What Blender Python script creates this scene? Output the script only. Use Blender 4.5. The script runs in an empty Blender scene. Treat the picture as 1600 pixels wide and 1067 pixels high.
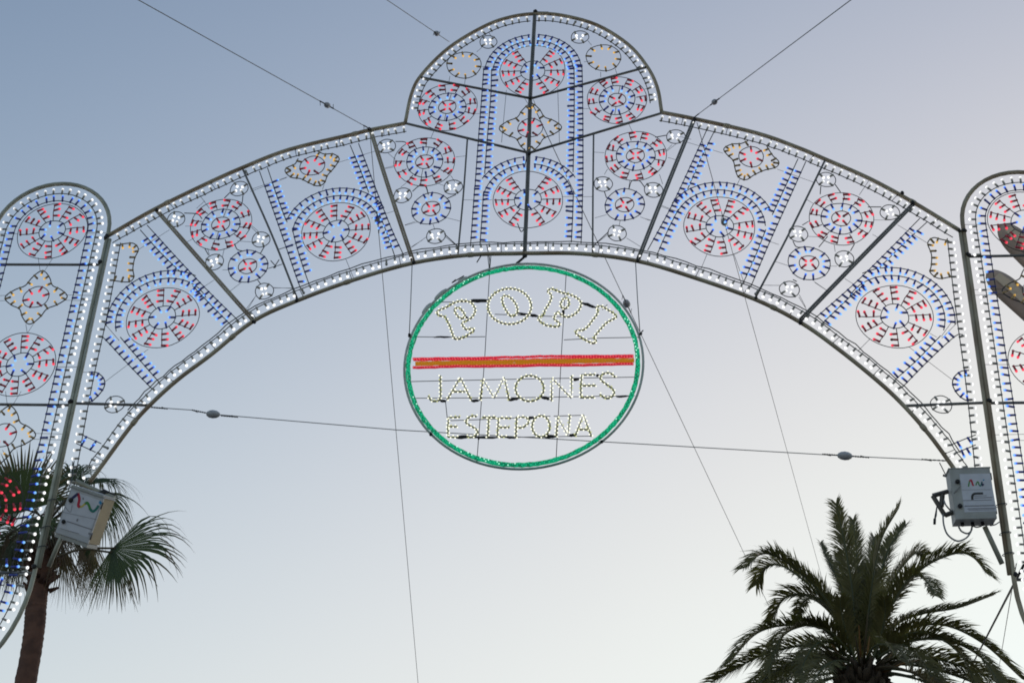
import bpy, math, random
from mathutils import Vector, Matrix

random.seed(7)
SC = bpy.context.scene
COL = SC.collection

# ------------------------------------------------------------------ camera
CAM_F = 2393.65            # focal length in units of the 1600-wide photograph
CAM_PITCH, CAM_ROLL, CAM_YAW = 0.5544523, 0.0445252, -0.0917338
CAM_POS = Vector((1.35278, -16.0, 1.6))
_cp, _sp = math.cos(CAM_PITCH), math.sin(CAM_PITCH)
FW = Vector((math.sin(CAM_YAW) * _cp, math.cos(CAM_YAW) * _cp, _sp))
_r = Vector((math.cos(CAM_YAW), -math.sin(CAM_YAW), 0.0))
_u = _r.cross(FW)
RT = _r * math.cos(CAM_ROLL) + _u * math.sin(CAM_ROLL)
UP = -_r * math.sin(CAM_ROLL) + _u * math.cos(CAM_ROLL)
cam_data = bpy.data.cameras.new('camera')
cam_data.sensor_width = 36.0
cam_data.lens = CAM_F / 1600.0 * 36.0
cam_data.clip_end = 5000.0
cam_data.clip_start = 0.05
cam = bpy.data.objects.new('camera', cam_data)
cam.matrix_world = Matrix(((RT.x, UP.x, -FW.x, CAM_POS.x), (RT.y, UP.y, -FW.y, CAM_POS.y),
                           (RT.z, UP.z, -FW.z, CAM_POS.z), (0, 0, 0, 1)))
COL.objects.link(cam)
SC.camera = cam

# ------------------------------------------------------------------ sky, sun, exposure
SUN_ELEV, SUN_AZ = math.radians(3.0), math.radians(25.0)   # azimuth east of the view direction (+Y)
world = bpy.data.worlds.new('World')
SC.world = world
world.use_nodes = True
wn = world.node_tree
wn.nodes.clear()
out = wn.nodes.new('ShaderNodeOutputWorld')
bg = wn.nodes.new('ShaderNodeBackground')
sky = wn.nodes.new('ShaderNodeTexSky')
sky.sky_type = 'NISHITA'
sky.sun_disc = False
sky.sun_elevation = SUN_ELEV
sky.sun_rotation = SUN_AZ
sky.air_density = 1.0
sky.dust_density = 2.5
sky.ozone_density = 1.5
hsv = wn.nodes.new('ShaderNodeHueSaturation')
hsv.inputs['Saturation'].default_value = 0.85
wn.links.new(sky.outputs['Color'], hsv.inputs['Color'])
# the evening haze: a steeper fall-off from the afterglow, with a soft shoulder so that it never burns out
gam = wn.nodes.new('ShaderNodeGamma')
gam.inputs['Gamma'].default_value = 2.2
wn.links.new(hsv.outputs['Color'], gam.inputs['Color'])


def vmath(op, a, b):
    n = wn.nodes.new('ShaderNodeVectorMath')
    n.operation = op
    for i, x in enumerate((a, b)):
        if isinstance(x, tuple):
            n.inputs[i].default_value = x
        else:
            wn.links.new(x, n.inputs[i])
    return n.outputs['Vector']


DEN = vmath('ADD', vmath('MULTIPLY', gam.outputs['Color'], (1.6295, 1.1378, 1.04)), (1, 1, 1))
SKYC = vmath('MULTIPLY', vmath('DIVIDE', gam.outputs['Color'], DEN), (4.2635, 3.2536, 3.0341))
wn.links.new(SKYC, bg.inputs['Color'])
bg.inputs['Strength'].default_value = 0.15
wn.links.new(bg.outputs['Background'], out.inputs['Surface'])
sun_d = bpy.data.lights.new('sun', 'SUN')
sun_d.energy = 0.12
sun_d.angle = math.radians(12)
sun_d.color = (1.0, 0.9, 0.78)
sun = bpy.data.objects.new('sun', sun_d)
sd = Vector((math.sin(SUN_AZ) * math.cos(SUN_ELEV), math.cos(SUN_AZ) * math.cos(SUN_ELEV), math.sin(SUN_ELEV)))
sun.rotation_euler = sd.to_track_quat('Z', 'Y').to_euler()
sun.location = (20, -10, 40)
COL.objects.link(sun)
SC.view_settings.view_transform = 'Standard'
SC.view_settings.look = 'None'
SC.view_settings.exposure = 1.25
SC.view_settings.gamma = 1.0
SC.view_settings.use_curve_mapping = False
SC.render.film_transparent = False
SC.cycles.filter_width = 1.8
SC.cycles.max_bounces = 6


# ------------------------------------------------------------------ helpers
def at(px, py, Y=0.0):
    """Survey helper: the world point seen at a photograph pixel, on the vertical plane y = Y."""
    d = FW + RT * ((px - 800.0) / CAM_F) - UP * ((py - 533.5) / CAM_F)
    t = (Y - CAM_POS.y) / d.y
    return CAM_POS + d * t


def zoom(ox, oy, s):
    def f(x, y, Y=0.0):
        return at(ox + x / s, oy + y / s, Y)
    return f


def mat(name, color, rough=0.6, metal=0.0, emit=None, estr=0.0, noise=0.0, nscale=8.0, color2=None, bump=0.0, spec=0.5):
    m = bpy.data.materials.new(name)
    m.use_nodes = True
    nt = m.node_tree
    b = nt.nodes['Principled BSDF']
    b.inputs['Base Color'].default_value = (*color, 1)
    b.inputs['Roughness'].default_value = rough
    b.inputs['Metallic'].default_value = metal
    b.inputs['Specular IOR Level'].default_value = spec
    if emit:
        b.inputs['Emission Color'].default_value = (*emit, 1)
        b.inputs['Emission Strength'].default_value = estr * EM
        m.cycles.emission_sampling = 'NONE'
    if noise or color2:
        tc = nt.nodes.new('ShaderNodeTexCoord')
        n = nt.nodes.new('ShaderNodeTexNoise')
        n.inputs['Scale'].default_value = nscale
        n.inputs['Detail'].default_value = 4
        nt.links.new(tc.outputs['Object'], n.inputs['Vector'])
        r = nt.nodes.new('ShaderNodeValToRGB')
        r.color_ramp.elements[0].position = 0.35
        r.color_ramp.elements[1].position = 0.65
        c2 = color2 or tuple(c * (1 - noise) for c in color)
        r.color_ramp.elements[0].color = (*c2, 1)
        r.color_ramp.elements[1].color = (*color, 1)
        nt.links.new(n.outputs['Fac'], r.inputs['Fac'])
        nt.links.new(r.outputs['Color'], b.inputs['Base Color'])
        if bump:
            bp = nt.nodes.new('ShaderNodeBump')
            bp.inputs['Strength'].default_value = bump
            nt.links.new(n.outputs['Fac'], bp.inputs['Height'])
            nt.links.new(bp.outputs['Normal'], b.inputs['Normal'])
    return m


EM = 0.42                 # lamp strengths below are in displayed brightness at the exposure set above
M = {}
M['rail'] = mat('weathered_steel', (0.42, 0.38, 0.29), 0.6, 0.2, color2=(0.26, 0.19, 0.13), nscale=2.0)
M['strut'] = mat('dark_steel', (0.2, 0.2, 0.2), 0.6, 0.2, color2=(0.13, 0.13, 0.135), nscale=5.0)
M['post'] = mat('galvanised_steel', (0.42, 0.43, 0.37), 0.5, 0.2, color2=(0.28, 0.28, 0.23), nscale=4.0)
M['wire'] = mat('black_cable', (0.025, 0.025, 0.03), 0.6)
M['thin'] = mat('thin_wire', (0.07, 0.075, 0.085), 0.55, 0.2)
M['guy'] = mat('steel_rope', (0.24, 0.245, 0.26), 0.6, 0.1)
M['knot'] = mat('black_tape', (0.02, 0.02, 0.024), 0.7)
M['insul'] = mat('grey_insulator', (0.5, 0.51, 0.54), 0.5, color2=(0.34, 0.34, 0.38), nscale=30)
M['grey_tube'] = mat('grey_tube', (0.6, 0.6, 0.62), 0.5, 0.1, color2=(0.45, 0.45, 0.47), nscale=6)
SOCK = {'white': (0.36, 0.34, 0.31), 'blue': (0.06, 0.08, 0.38), 'red': (0.55, 0.05, 0.08), 'yellow': (0.42, 0.29, 0.13)}
RIM = {'white': ((0.85, 0.85, 0.85), 0.55), 'blue': ((0.06, 0.17, 1.0), 0.85), 'red': ((0.6, 0.02, 0.05), 0.6), 'yellow': ((0.55, 0.3, 0.05), 0.6)}
GLOW = {'white': ((1, 1, 1), 1.5), 'blue': ((0.24, 0.56, 1.0), 1.1), 'red': ((1.0, 0.06, 0.11), 1.05), 'yellow': ((0.9, 0.52, 0.1), 0.95)}
for k in SOCK:
    M['sock_' + k] = mat(k + '_socket', SOCK[k], 0.5)
    M['rim_' + k] = mat(k + '_bulb_collar', tuple(c * 0.5 for c in RIM[k][0]), 0.3, emit=RIM[k][0], estr=RIM[k][1])
    M['glow_' + k] = mat(k + '_bulb_glow', (0.02, 0.02, 0.02), 0.3, emit=GLOW[k][0], estr=GLOW[k][1])
    M['dead_' + k] = mat(k + '_bulb_unlit', tuple(min(1, c * 0.35 + .05) for c in RIM[k][0]), 0.2)


WORLD = {}


def setp(o, label=None, cat=None, group=None, kind=None):
    if label: o['label'] = label
    if cat: o['category'] = cat
    if group: o['group'] = group
    if kind: o['kind'] = kind
    return o


def link(o, parent, w):
    COL.objects.link(o)
    w = Vector(w)
    if parent is not None:
        o.parent = parent
        o.location = w - WORLD[parent.name]
    else:
        o.location = w
    WORLD[o.name] = w
    return o


def empty(name, w, label=None, cat=None, group=None):
    o = bpy.data.objects.new(name, None)
    o.empty_display_size = 0.3
    link(o, None, w)
    return setp(o, label, cat, group)


def place(mesh, name, parent, w, rot=None):
    o = bpy.data.objects.new(name, mesh)
    link(o, parent, w)
    if rot is not None:
        o.rotation_euler = rot
    return o


class MB:
    """Collects shapes into one mesh; materials by key."""

    def __init__(s):
        s.v, s.f, s.m, s.keys = [], [], [], []

    def mi(s, key):
        if key not in s.keys:
            s.keys.append(key)
        return s.keys.index(key)

    def face(s, idx, key):
        s.f.append(idx)
        s.m.append(s.mi(key))

    def tube(s, pts, r, key, n=6, caps=True, closed=False):
        pts = [Vector(p) for p in pts]
        N = len(pts)
        rad = r if isinstance(r, (list, tuple)) else [r] * N
        ref = None
        base = len(s.v)
        for i, p in enumerate(pts):
            if closed:
                t = pts[(i + 1) % N] - pts[i - 1]
            else:
                t = pts[min(i + 1, N - 1)] - pts[max(i - 1, 0)]
            if t.length < 1e-9:
                t = Vector((0, 0, 1))
            t.normalize()
            if ref is None:
                ref = Vector((0, 1, 0)) if abs(t.y) < 0.9 else Vector((1, 0, 0))
            a = ref - t * ref.dot(t)
            a.normalize()
            ref = a
            b = t.cross(a)
            for k in range(n):
                an = 2 * math.pi * k / n
                s.v.append(p + (a * math.cos(an) + b * math.sin(an)) * rad[i])
        for i in range(N if closed else N - 1):
            j = (i + 1) % N
            for k in range(n):
                k2 = (k + 1) % n
                s.face((base + i * n + k, base + i * n + k2, base + j * n + k2, base + j * n + k), key)
        if caps and not closed:
            s.face(tuple(base + k for k in range(n))[::-1], key)
            s.face(tuple(base + (N - 1) * n + k for k in range(n)), key)
        return s

    def ball(s, c, r, key, axis=(0, 0, 1), n=7, rings=4, squash=1.0, key0=None):
        """Sphere along axis; key0 colours the first (rear) ring."""
        c = Vector(c)
        ax = Vector(axis).normalized()
        a = ax.orthogonal().normalized()
        b = ax.cross(a)
        base = len(s.v)
        s.v.append(c - ax * r * squash)
        for i in range(1, rings):
            th = math.pi * i / rings
            for k in range(n):
                an = 2 * math.pi * k / n
                s.v.append(c - ax * math.cos(th) * r * squash + (a * math.cos(an) + b * math.sin(an)) * math.sin(th) * r)
        s.v.append(c + ax * r * squash)
        top = len(s.v) - 1
        kr = key0 or key
        for k in range(n):
            k2 = (k + 1) % n
            s.face((base, base + 1 + k2, base + 1 + k), kr)
            for i in range(rings - 2):
                o = base + 1 + i * n
                s.face((o + k, o + k2, o + n + k2, o + n + k), kr if i == 0 and key0 else key)
            o = base + 1 + (rings - 2) * n
            s.face((o + k, o + k2, top), key)
        return s

    def box(s, lo, hi, key):
        b = len(s.v)
        for z in (lo[2], hi[2]):
            for y in (lo[1], hi[1]):
                for x in (lo[0], hi[0]):
                    s.v.append(Vector((x, y, z)))
        for q in ((0, 2, 3, 1), (4, 5, 7, 6), (0, 1, 5, 4), (2, 6, 7, 3), (0, 4, 6, 2), (1, 3, 7, 5)):
            s.face(tuple(b + i for i in q), key)
        return s

    def poly(s, pts, key):
        b = len(s.v)
        s.v += [Vector(p) for p in pts]
        s.face(tuple(range(b, b + len(pts))), key)
        return s

    def bulb(s, base, d, kind, lit=True, L=None, rs=0.0135, rg=None):
        base = Vector(base)
        d = Vector(d).normalized()
        L = L or {'white': .052, 'blue': .062, 'red': .052, 'yellow': .05}[kind]
        rg = rg or {'white': .0205, 'blue': .0175, 'red': .0185, 'yellow': .0165}[kind]
        s.tube([base - d * 0.008, base + d * L], rs, 'sock_' + kind, 6)
        g = ('glow_' if lit else 'dead_') + kind
        r0 = ('rim_' if lit else 'dead_') + kind
        q = 1.05 if kind == 'white' else 1.25
        s.ball(base + d * (L + rg * 0.75 * q), rg, g, d, 7, 4, q, r0)
        return s

    def mesh(s, name, origin=(0, 0, 0), smooth=True):
        o = Vector(origin)
        me = bpy.data.meshes.new(name)
        me.from_pydata([v - o for v in s.v], [], s.f)
        for k in s.keys:
            me.materials.append(M[k])
        me.polygons.foreach_set('material_index', s.m)
        if smooth:
            me.polygons.foreach_set('use_smooth', [True] * len(me.polygons))
        me.update()
        return me

    def build(s, name, parent=None, origin=None, smooth=True, rot=None):
        if origin is None:
            n = len(s.v)
            lo = Vector((min(v.x for v in s.v), min(v.y for v in s.v), min(v.z for v in s.v)))
            hi = Vector((max(v.x for v in s.v), max(v.y for v in s.v), max(v.z for v in s.v)))
            origin = (lo + hi) / 2
        return place(s.mesh(name, origin, smooth), name, parent, origin, rot)

    def local(s, name, parent, smooth=True):
        """Vertices already in the parent's own frame."""
        o = bpy.data.objects.new(name, s.mesh(name, (0, 0, 0), smooth))
        COL.objects.link(o)
        o.parent = parent
        WORLD[o.name] = WORLD[parent.name]
        return o


def catmull(pts, sub=6, closed=False):
    pts = [Vector(p) for p in pts]
    n = len(pts)
    res = []
    rng = range(n) if closed else range(n - 1)
    for i in rng:
        if closed:
            p0, p1, p2, p3 = pts[i - 1], pts[i], pts[(i + 1) % n], pts[(i + 2) % n]
        else:
            p1, p2 = pts[i], pts[i + 1]
            p0 = pts[i - 1] if i > 0 else p1 * 2 - p2
            p3 = pts[i + 2] if i + 2 < n else p2 * 2 - p1
        for k in range(sub):
            t = k / sub
            res.append(0.5 * ((2 * p1) + (p2 - p0) * t + (2 * p0 - 5 * p1 + 4 * p2 - p3) * t * t + (3 * p1 - p0 - 3 * p2 + p3) * t ** 3))
    if not closed:
        res.append(pts[-1])
    return res


def resample(pts, step, start=0.0, end=0.0, closed=False):
    """(point, tangent) every step along a polyline."""
    pts = [Vector(p) for p in pts]
    if closed:
        pts = pts + [pts[0]]
    L = [0.0]
    for a, b in zip(pts, pts[1:]):
        L.append(L[-1] + (b - a).length)
    tot = L[-1] - start - end
    n = max(1, round(tot / step))
    st = tot / n
    res, j = [], 0
    for i in range(n + (0 if closed else 1)):
        s = start + i * st
        while j < len(L) - 2 and L[j + 1] < s:
            j += 1
        seg = pts[j + 1] - pts[j]
        f = (s - L[j]) / max(1e-9, L[j + 1] - L[j])
        res.append((pts[j] + seg * f, seg.normalized()))
    return res


def perp(t, side):
    """Unit vector in the xz plane at right angles to t (side +1: to the left of travel as seen by the viewer)."""
    return Vector((-t.z, 0, t.x)).normalized() * side


def offset(pts, d, side):
    res = []
    for i, p in enumerate(pts):
        t = pts[min(i + 1, len(pts) - 1)] - pts[max(i - 1, 0)]
        res.append(p + perp(t.normalized(), side) * d)
    return res


# ------------------------------------------------------------------ ground
def build_ground():
    M['paving'] = mat('ground_paving', (0.2, 0.185, 0.165), 0.85, color2=(0.15, 0.14, 0.125), nscale=0.7)
    g = MB()
    g.poly([(-900, -900, 0), (900, -900, 0), (900, 900, 0), (-900, 900, 0)], 'paving')
    setp(g.build('ground', None, (0, 0, 0), smooth=False), 'pale paved seafront ground below the lights', None, None, 'structure')


build_ground()

# ------------------------------------------------------------------ bulbs and garlands
BULB = {}
for k in SOCK:
    for lit in (True, False):
        b = MB()
        b.bulb((0, 0, 0), (1, 0, 0), k, lit)
        BULB[k, lit] = b.mesh('bulb')
UNLIT = {'white': 0.03, 'blue': 0.03, 'red': 0.03, 'yellow': 0.25}


def garland(name, pts, kind, side, spacing, parent, start=0.04, end=0.04, single=False, wire_r=0.0065, closed=False, maxn=10 ** 6):
    """A cable with bulbs standing off one side of it."""
    g = MB()
    g.tube(pts, wire_r, 'wire', 5, closed=closed)
    spots = resample(pts, spacing, start, end, closed)
    rest = MB()
    singles = []
    for i, (p, t) in enumerate(spots):
        d = perp(t, side)
        a = random.gauss(0, 0.11)
        d = Vector((d.x * math.cos(a) - d.z * math.sin(a), random.gauss(0, 0.05), d.x * math.sin(a) + d.z * math.cos(a))).normalized()
        p = p + t * random.gauss(0, 0.005)
        lit = random.random() > UNLIT[kind]
        g.ball(p, 0.0125, 'wire', t, 6, 3)
        if single and len(singles) < maxn:
            singles.append((p, d, lit))
        else:
            rest.bulb(p, d, kind, lit)
    o = g.build(name, parent)
    for p, d, lit in singles:
        place(BULB[kind, lit], 'bulb', o, p, Vector((1, 0, 0)).rotation_difference(d).to_euler())
    if rest.v:
        setp(rest.build('bulbs', o), kind='stuff')
    return o, len(singles)


def circle(c, r, n=40, rz=None, a0=0.0, a1=2 * math.pi):
    c = Vector(c)
    rz = rz or r
    full = abs(a1 - a0 - 2 * math.pi) < 1e-6
    m = n if full else n + 1
    return [c + Vector((math.cos(a0 + (a1 - a0) * i / n) * r, 0, math.sin(a0 + (a1 - a0) * i / n) * rz)) for i in range(m)]


def dirv(a):
    return Vector((math.cos(a), 0, math.sin(a)))


# shared motif meshes ------------------------------------------------------
O3 = Vector((0, 0, 0))


def comb_mesh(r0, r1, n, sense):
    """Radial wire with n red bulbs standing off one side, along +x."""
    b = MB()
    b.tube([(r0, 0, 0), ((r0 + r1) / 2, 0, random.gauss(0, .006)), (r1, 0, random.gauss(0, .004))], 0.006, 'wire', 5)
    for i in range(n):
        x = r0 + (r1 - r0) * ((0.3, 0.62, 0.93)[i] if n == 3 else (0.36, 0.86)[i])
        b.ball((x, 0, 0), 0.012, 'sock_red', (1, 0, 0), 6, 3)
        b.bulb((x, 0, 0), (0.04 + random.gauss(0, .12), random.gauss(0, .06), sense), 'red', random.random() > .04)
    return b.mesh('comb')


def ring_mesh(r, nb, kind, a0, wire=0.007, name='bulb_ring', thin=False):
    b = MB()
    rim = bent(circle(O3, r, 40), .03)
    b.tube(rim, wire * .85, 'wire', 5, closed=True)
    for i in range(nb):
        a = a0 + 2 * math.pi * i / nb + random.gauss(0, .04)
        p = rim[int(round(a / (2 * math.pi) * 40)) % 40]
        b.ball(p, 0.012, 'wire', dirv(a + 1.57), 6, 3)
        aj = a + random.gauss(0, 0.12)
        b.bulb(p, -dirv(aj), kind, random.random() > UNLIT[kind] * .7)
    return b.mesh(name)


def bent(pts, a=.02):
    ph = [random.uniform(0, 6.28) for _ in range(3)]
    return [p * (1 + a * math.sin(2 * 6.28319 * i / len(pts) + ph[0]) + a * .6 * math.sin(3 * 6.28319 * i / len(pts) + ph[1]) + a * .3 * math.sin(5 * 6.28319 * i / len(pts) + ph[2])) for i, p in enumerate(pts)]


def plain_ring_mesh(r, wire=0.005):
    b = MB()
    b.tube(bent(circle(O3, r, 44), .018), wire, 'wire', 5, closed=True)
    return b.mesh('outer_ring')


COMB3 = {s: [comb_mesh(0.175, 0.44, 3, s) for _ in range(6)] for s in (1, -1)}
COMB2 = {s: [comb_mesh(0.265, 0.405, 2, s) for _ in range(6)] for s in (1, -1)}
HUB6 = [ring_mesh(0.172, 6, 'blue', a) for a in (0.0, 0.5, .25, .8)]
MID12 = [ring_mesh(0.25, 12, 'blue', a, name='middle_ring') for a in (0.0, 0.26, .1, .4)]
INNER4 = [ring_mesh(0.118, 4, 'red', a, name='inner_ring') for a in (0.6, 0.75, .9, .5)]
STAR6 = [ring_mesh(0.165, 6, 'red', a, name='inner_ring') for a in (0.2, 0.5)]
WHITE4 = [ring_mesh(0.12, 4, 'white', a, name='white_ring') for a in (0.7, 0.85, .6, .78, .9)]
BLUE12 = [ring_mesh(0.255, 12, 'blue', a, name='blue_rosette') for a in (0.0, 0.3, .15)]
YELL10 = [ring_mesh(0.24, 10, 'yellow', a, name='yellow_ring') for a in (0.2, 0.45)]
WHEELR = [plain_ring_mesh(0.46) for _ in range(5)]
ROSR = [plain_ring_mesh(0.41) for _ in range(5)]


def rot_y(a):
    return (0, -a, 0)


def wheel(c, parent, sense, n=12, a0=0.1, mirror=False, angles=None):
    o = place(random.choice(WHEELR), 'wheel_motif', parent, c)
    place(random.choice(HUB6), 'hub_ring', o, c, rot_y(random.choice([0, .2, .35])))
    if mirror:
        for sgn in (1, -1):
            for q in (32, 61, 90, 119, 148):
                a = math.radians(90 - q * sgn)
                place(random.choice(COMB3[-sgn]), 'comb', o, c, rot_y(a))
    else:
        for i in range(n):
            place(random.choice(COMB3[sense]), 'comb', o, c, rot_y(a0 + 2 * math.pi * i / n + random.gauss(0, .02)))
    return o


def rosette(c, parent, sense):
    o = place(random.choice(ROSR), 'rosette_motif', parent, c)
    place(random.choice(MID12), 'middle_ring', o, c)
    place(random.choice(INNER4), 'inner_ring', o, c, rot_y(random.uniform(-.1, .1)))
    a0 = random.uniform(0, .5)
    for i in range(12):
        place(random.choice(COMB2[sense]), 'comb', o, c, rot_y(a0 + 2 * math.pi * i / 12 + random.gauss(0, .03)))
    for a in (1.4, 4.6):
        b = MB()
        b.tube([Vector(c) + dirv(a) * .118, Vector(c) + dirv(a) * .25], 0.004, 'wire', 4)
        b.build('link_wire', o)
    return o


def blue_rosette(c, parent):
    o = place(random.choice(BLUE12), 'blue_rosette', parent, c)
    place(random.choice(INNER4), 'inner_ring', o, c)
    return o


def outline_motif(name, pts, parent, kind='yellow', spacing=0.085, side=None, closed=True, sub=5, start=0.04):
    path = catmull(pts, sub, closed)
    b = MB()
    b.tube(path, 0.0075, 'wire', 5, closed=closed)
    cen = sum((Vector(p) for p in pts), Vector()) / len(pts)
    bl = MB()
    for p, t in resample(path, spacing, 0 if closed else start, 0 if closed else start, closed):
        d = perp(t, 1)
        if d.dot(cen - p) < 0:
            d = -d
        d = (d + (cen - p).normalized() * 0.25).normalized()
        b.ball(p, 0.011, 'sock_' + kind, t, 6, 3)
        bl.bulb(p, d, kind, random.random() > UNLIT[kind], L=0.045)
    o = b.build(name, parent)
    setp(bl.build('bulbs', o), kind='stuff')
    return o


def star(c, parent, r=0.41, inner=True, rot=0.0):
    c = Vector(c)
    pts = []
    for i in range(16):
        a = rot + 2 * math.pi * i / 16
        rr = (r, r * .80, r * .64, r * .80)[i % 4]
        if i % 4 == 0:
            pts += [c + dirv(a - .09) * rr, c + dirv(a + .09) * rr]
        else:
            pts.append(c + dirv(a) * rr)
    o = outline_motif('star_motif', pts, parent, spacing=0.125, sub=4)
    if inner:
        place(random.choice(STAR6), 'inner_ring', o, c)
    return o


def ties(lines, parent, f, r=0.0032, name='tie_wire', key='thin'):
    for ln in lines:
        b = MB()
        b.tube([f(*p) for p in ln], r, key, 4)
        b.build(name, parent)


def clamp(p, parent, s=0.035, name='clamp', key='knot'):
    b = MB()
    p = Vector(p)
    for i in range(3):
        q = p + Vector((random.uniform(-.3, .3), random.uniform(-.4, .4), random.uniform(-.3, .3))) * s
        b.ball(q, s * random.uniform(.6, .95), key, (random.random() - .5, random.random() - .5, 1), 7, 4)
    return b.build(name, parent)


# ================================================================== THE ARCH
Z1 = zoom(620, 0, 3.679)
Z2 = zoom(570, 190, 3.019)
Z3 = zoom(370, 210, 3.811)
Z4 = zoom(150, 230, 3.442)
Z5 = zoom(0, 270, 3.952)
Z6 = zoom(0, 500, 3.952)
Z8 = zoom(150, 350, 3.678)
R1 = zoom(980, 170, 3.441)
R2 = zoom(1200, 230, 3.334)
R3 = zoom(1400, 250, 4.27)
R4 = zoom(1370, 480, 4.27)

arch = empty('light_arch', (0, 0, 9.6), 'wide steel arch filled with red, white and blue light wheels', 'light arch')


def build_arch():
    rng = random.Random(3)
    outerL = [at(*p) for p in ((168, 369), (240, 328), (313, 292), (379.5, 262), (452, 234), (548, 211), (578, 203.5), (633, 193))]
    outerR = [at(*p) for p in ((1034, 176), (1085, 186), (1183, 208.5), (1248, 231.5), (1288, 248.5), (1359, 279.5), (1428, 317), (1499, 360))]
    innerL = [at(*p) for p in ((140, 752), (152, 737), (202, 669), (234, 633), (278, 593), (330, 554), (395.5, 502), (464, 470), (554, 437), (646, 411), (733, 398.5), (820, 396))]
    innerR = [at(*p) for p in ((820, 396), (908, 396.5), (996, 408), (1082, 433), (1178, 467), (1249.5, 503), (1308, 544), (1370, 594), (1412, 633.5), (1452, 679), (1485, 724), (1497, 742))]
    dome = [at(*p) for p in ((633, 193), (643, 147), (659, 117), (701.5, 75), (756, 42), (796, 27.5), (836, 22), (878, 24.5), (932.5, 39.5), (981, 69.5), (1011, 104), (1027, 137), (1034, 176))]
    for nm, pts in (('outer_rail', outerL), ('outer_rail', outerR), ('inner_rail', innerL), ('inner_rail', innerR)):
        b = MB()
        b.tube(catmull(pts, 5), 0.027, 'rail', 8)
        b.build(nm, arch)
    dm = catmull(dome, 5)
    half = 6 * 5
    for seg in (dm[:half + 1], dm[half:]):
        b = MB()
        b.tube(seg, 0.025, 'rail', 8)
        b.build('dome_rim', arch)

    # struts: thick ones are two tubes bolted together
    def strut(pts, r=0.02, double=True, name='strut', key='strut', gap=0.03):
        b = MB()
        pts = [Vector(p) for p in pts]
        path = catmull(pts, 5) if len(pts) > 2 else pts
        if double:
            t = (path[-1] - path[0]).normalized()
            n = perp(t, 1)
            for s in (1, -1):
                b.tube([p + n * s * gap / 2 for p in path], r * 0.72, key, 7)
        else:
            b.tube(path, r, key, 7)
        b.build(name, arch)

    strut([at(245, 329), at(322, 417), at(396, 501)], key='rail')
    strut([at(1429, 317), at(1338, 410), at(1249, 502)], key='strut')
    strut([at(579, 204), at(610, 302), at(646, 410)], key='rail')
    strut([at(1085, 186), at(1042, 292), at(996.5, 407)], key='strut')
    strut([at(380, 266), at(426, 370), at(464, 466)], r=0.014, double=False)
    strut([at(1290, 249), at(1233, 365), at(1181, 464)], r=0.014, double=False)
    strut([at(836, 17), at(832, 90), at(828.5, 155), at(826, 240), at(823, 320), at(819.5, 402)], name='king_post', gap=0.026)
    strut([at(657, 121), at(829, 154)], r=0.018, double=False, name='dome_brace')
    strut([at(1011, 105), at(830, 154)], r=0.018, double=False, name='dome_brace')
    strut([at(634, 193), at(826, 239)], r=0.018, double=False, name='dome_brace')
    strut([at(1034, 177), at(827, 239)], r=0.018, double=False, name='dome_brace')
    strut([at(730.5, 215), at(724, 305), at(715.5, 396)], r=0.012, double=False)
    strut([at(927.5, 210), at(926.5, 300), at(926, 394)], r=0.012, double=False)
    strut([at(836, 19), at(857, 19.5)], r=0.008, double=False, name='splice_rod')
    strut([at(114, 630), at(234, 633)], r=0.018, double=False, name='foot_brace')
    strut([at(1542, 629), at(1411, 634)], r=0.018, double=False, name='foot_brace')
    # the arch's own end posts, bolted alongside the two pillars
    for s, x in ((-1, -5.482), (1, 5.482)):
        b = MB()
        b.tube([(x, -0.01, 13.15), (x, -0.01, 8.5)], 0.023, 'post' if s < 0 else 'rail', 8)
        b.build('end_post', arch)
    for p in ((168, 369), (1500, 361), (245, 329), (1428, 316), (578, 203), (1085, 186), (646, 411), (996, 408), (396, 502), (1250, 503), (836, 19), (820, 400), (829, 154), (826, 240), (464, 468), (1181, 465)):
        clamp(at(p[0] + rng.uniform(-1, 1), p[1] + rng.uniform(-1, 1), -0.02), arch, 0.03)
    clamp(at(1409, 302, -.02), arch, 0.032)
    b = MB()
    b.tube([at(820, 401), at(812, 408), at(807, 412)], 0.016, 'knot', 6)
    b.build('sign_hook', arch)

    # white garlands along every rail: at most 300 single bulbs in all, the dome's (farthest) are joined
    left = 296
    oL, oR = catmull(outerL, 5), catmull(outerR, 5)
    iL, iR = catmull(innerL, 5), catmull(innerR, 5)
    wob = lambda pts, a: [p + Vector((rng.gauss(0, a), 0, rng.gauss(0, a))) for p in pts]
    rows = [
        (wob(offset(oL, 0.145, -1), .003), 1, 0.104, 0.12, 0.03), (wob(offset(oR, 0.145, -1), .003), 1, 0.104, 0.03, 0.12),
        (wob(offset(iL, 0.15, 1), .004), -1, 0.104, 0.05, 0.05), (wob(offset(iR, 0.15, 1), .004), -1, 0.104, 0.05, 0.05),
    ]
    sideL = [Vector((-5.335, 0, 13.1)), Vector((-5.31, 0, 12)), Vector((-5.315, 0, 10.9)), Vector((-5.28, 0, 9.55))]
    sideR = [Vector((5.315, 0, 13.05)), Vector((5.30, 0, 12)), Vector((5.30, 0, 10.9)), Vector((5.27, 0, 9.7))]
    rows += [(catmull(sideL, 6), -1, 0.108, 0.05, 0.05), (catmull(sideR, 6), 1, 0.108, 0.05, 0.05)]
    for pts, side, sp, s0, s1 in rows:
        _, k = garland('white_garland', pts, 'white', side, sp, arch, s0, s1, single=True, maxn=left)
        left -= k
    for seg in (dm[2:half], dm[half:-2]):
        garland('white_garland', offset(seg, 0.135, -1), 'white', 1, 0.105, arch, .05, .05, single=False)
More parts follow.
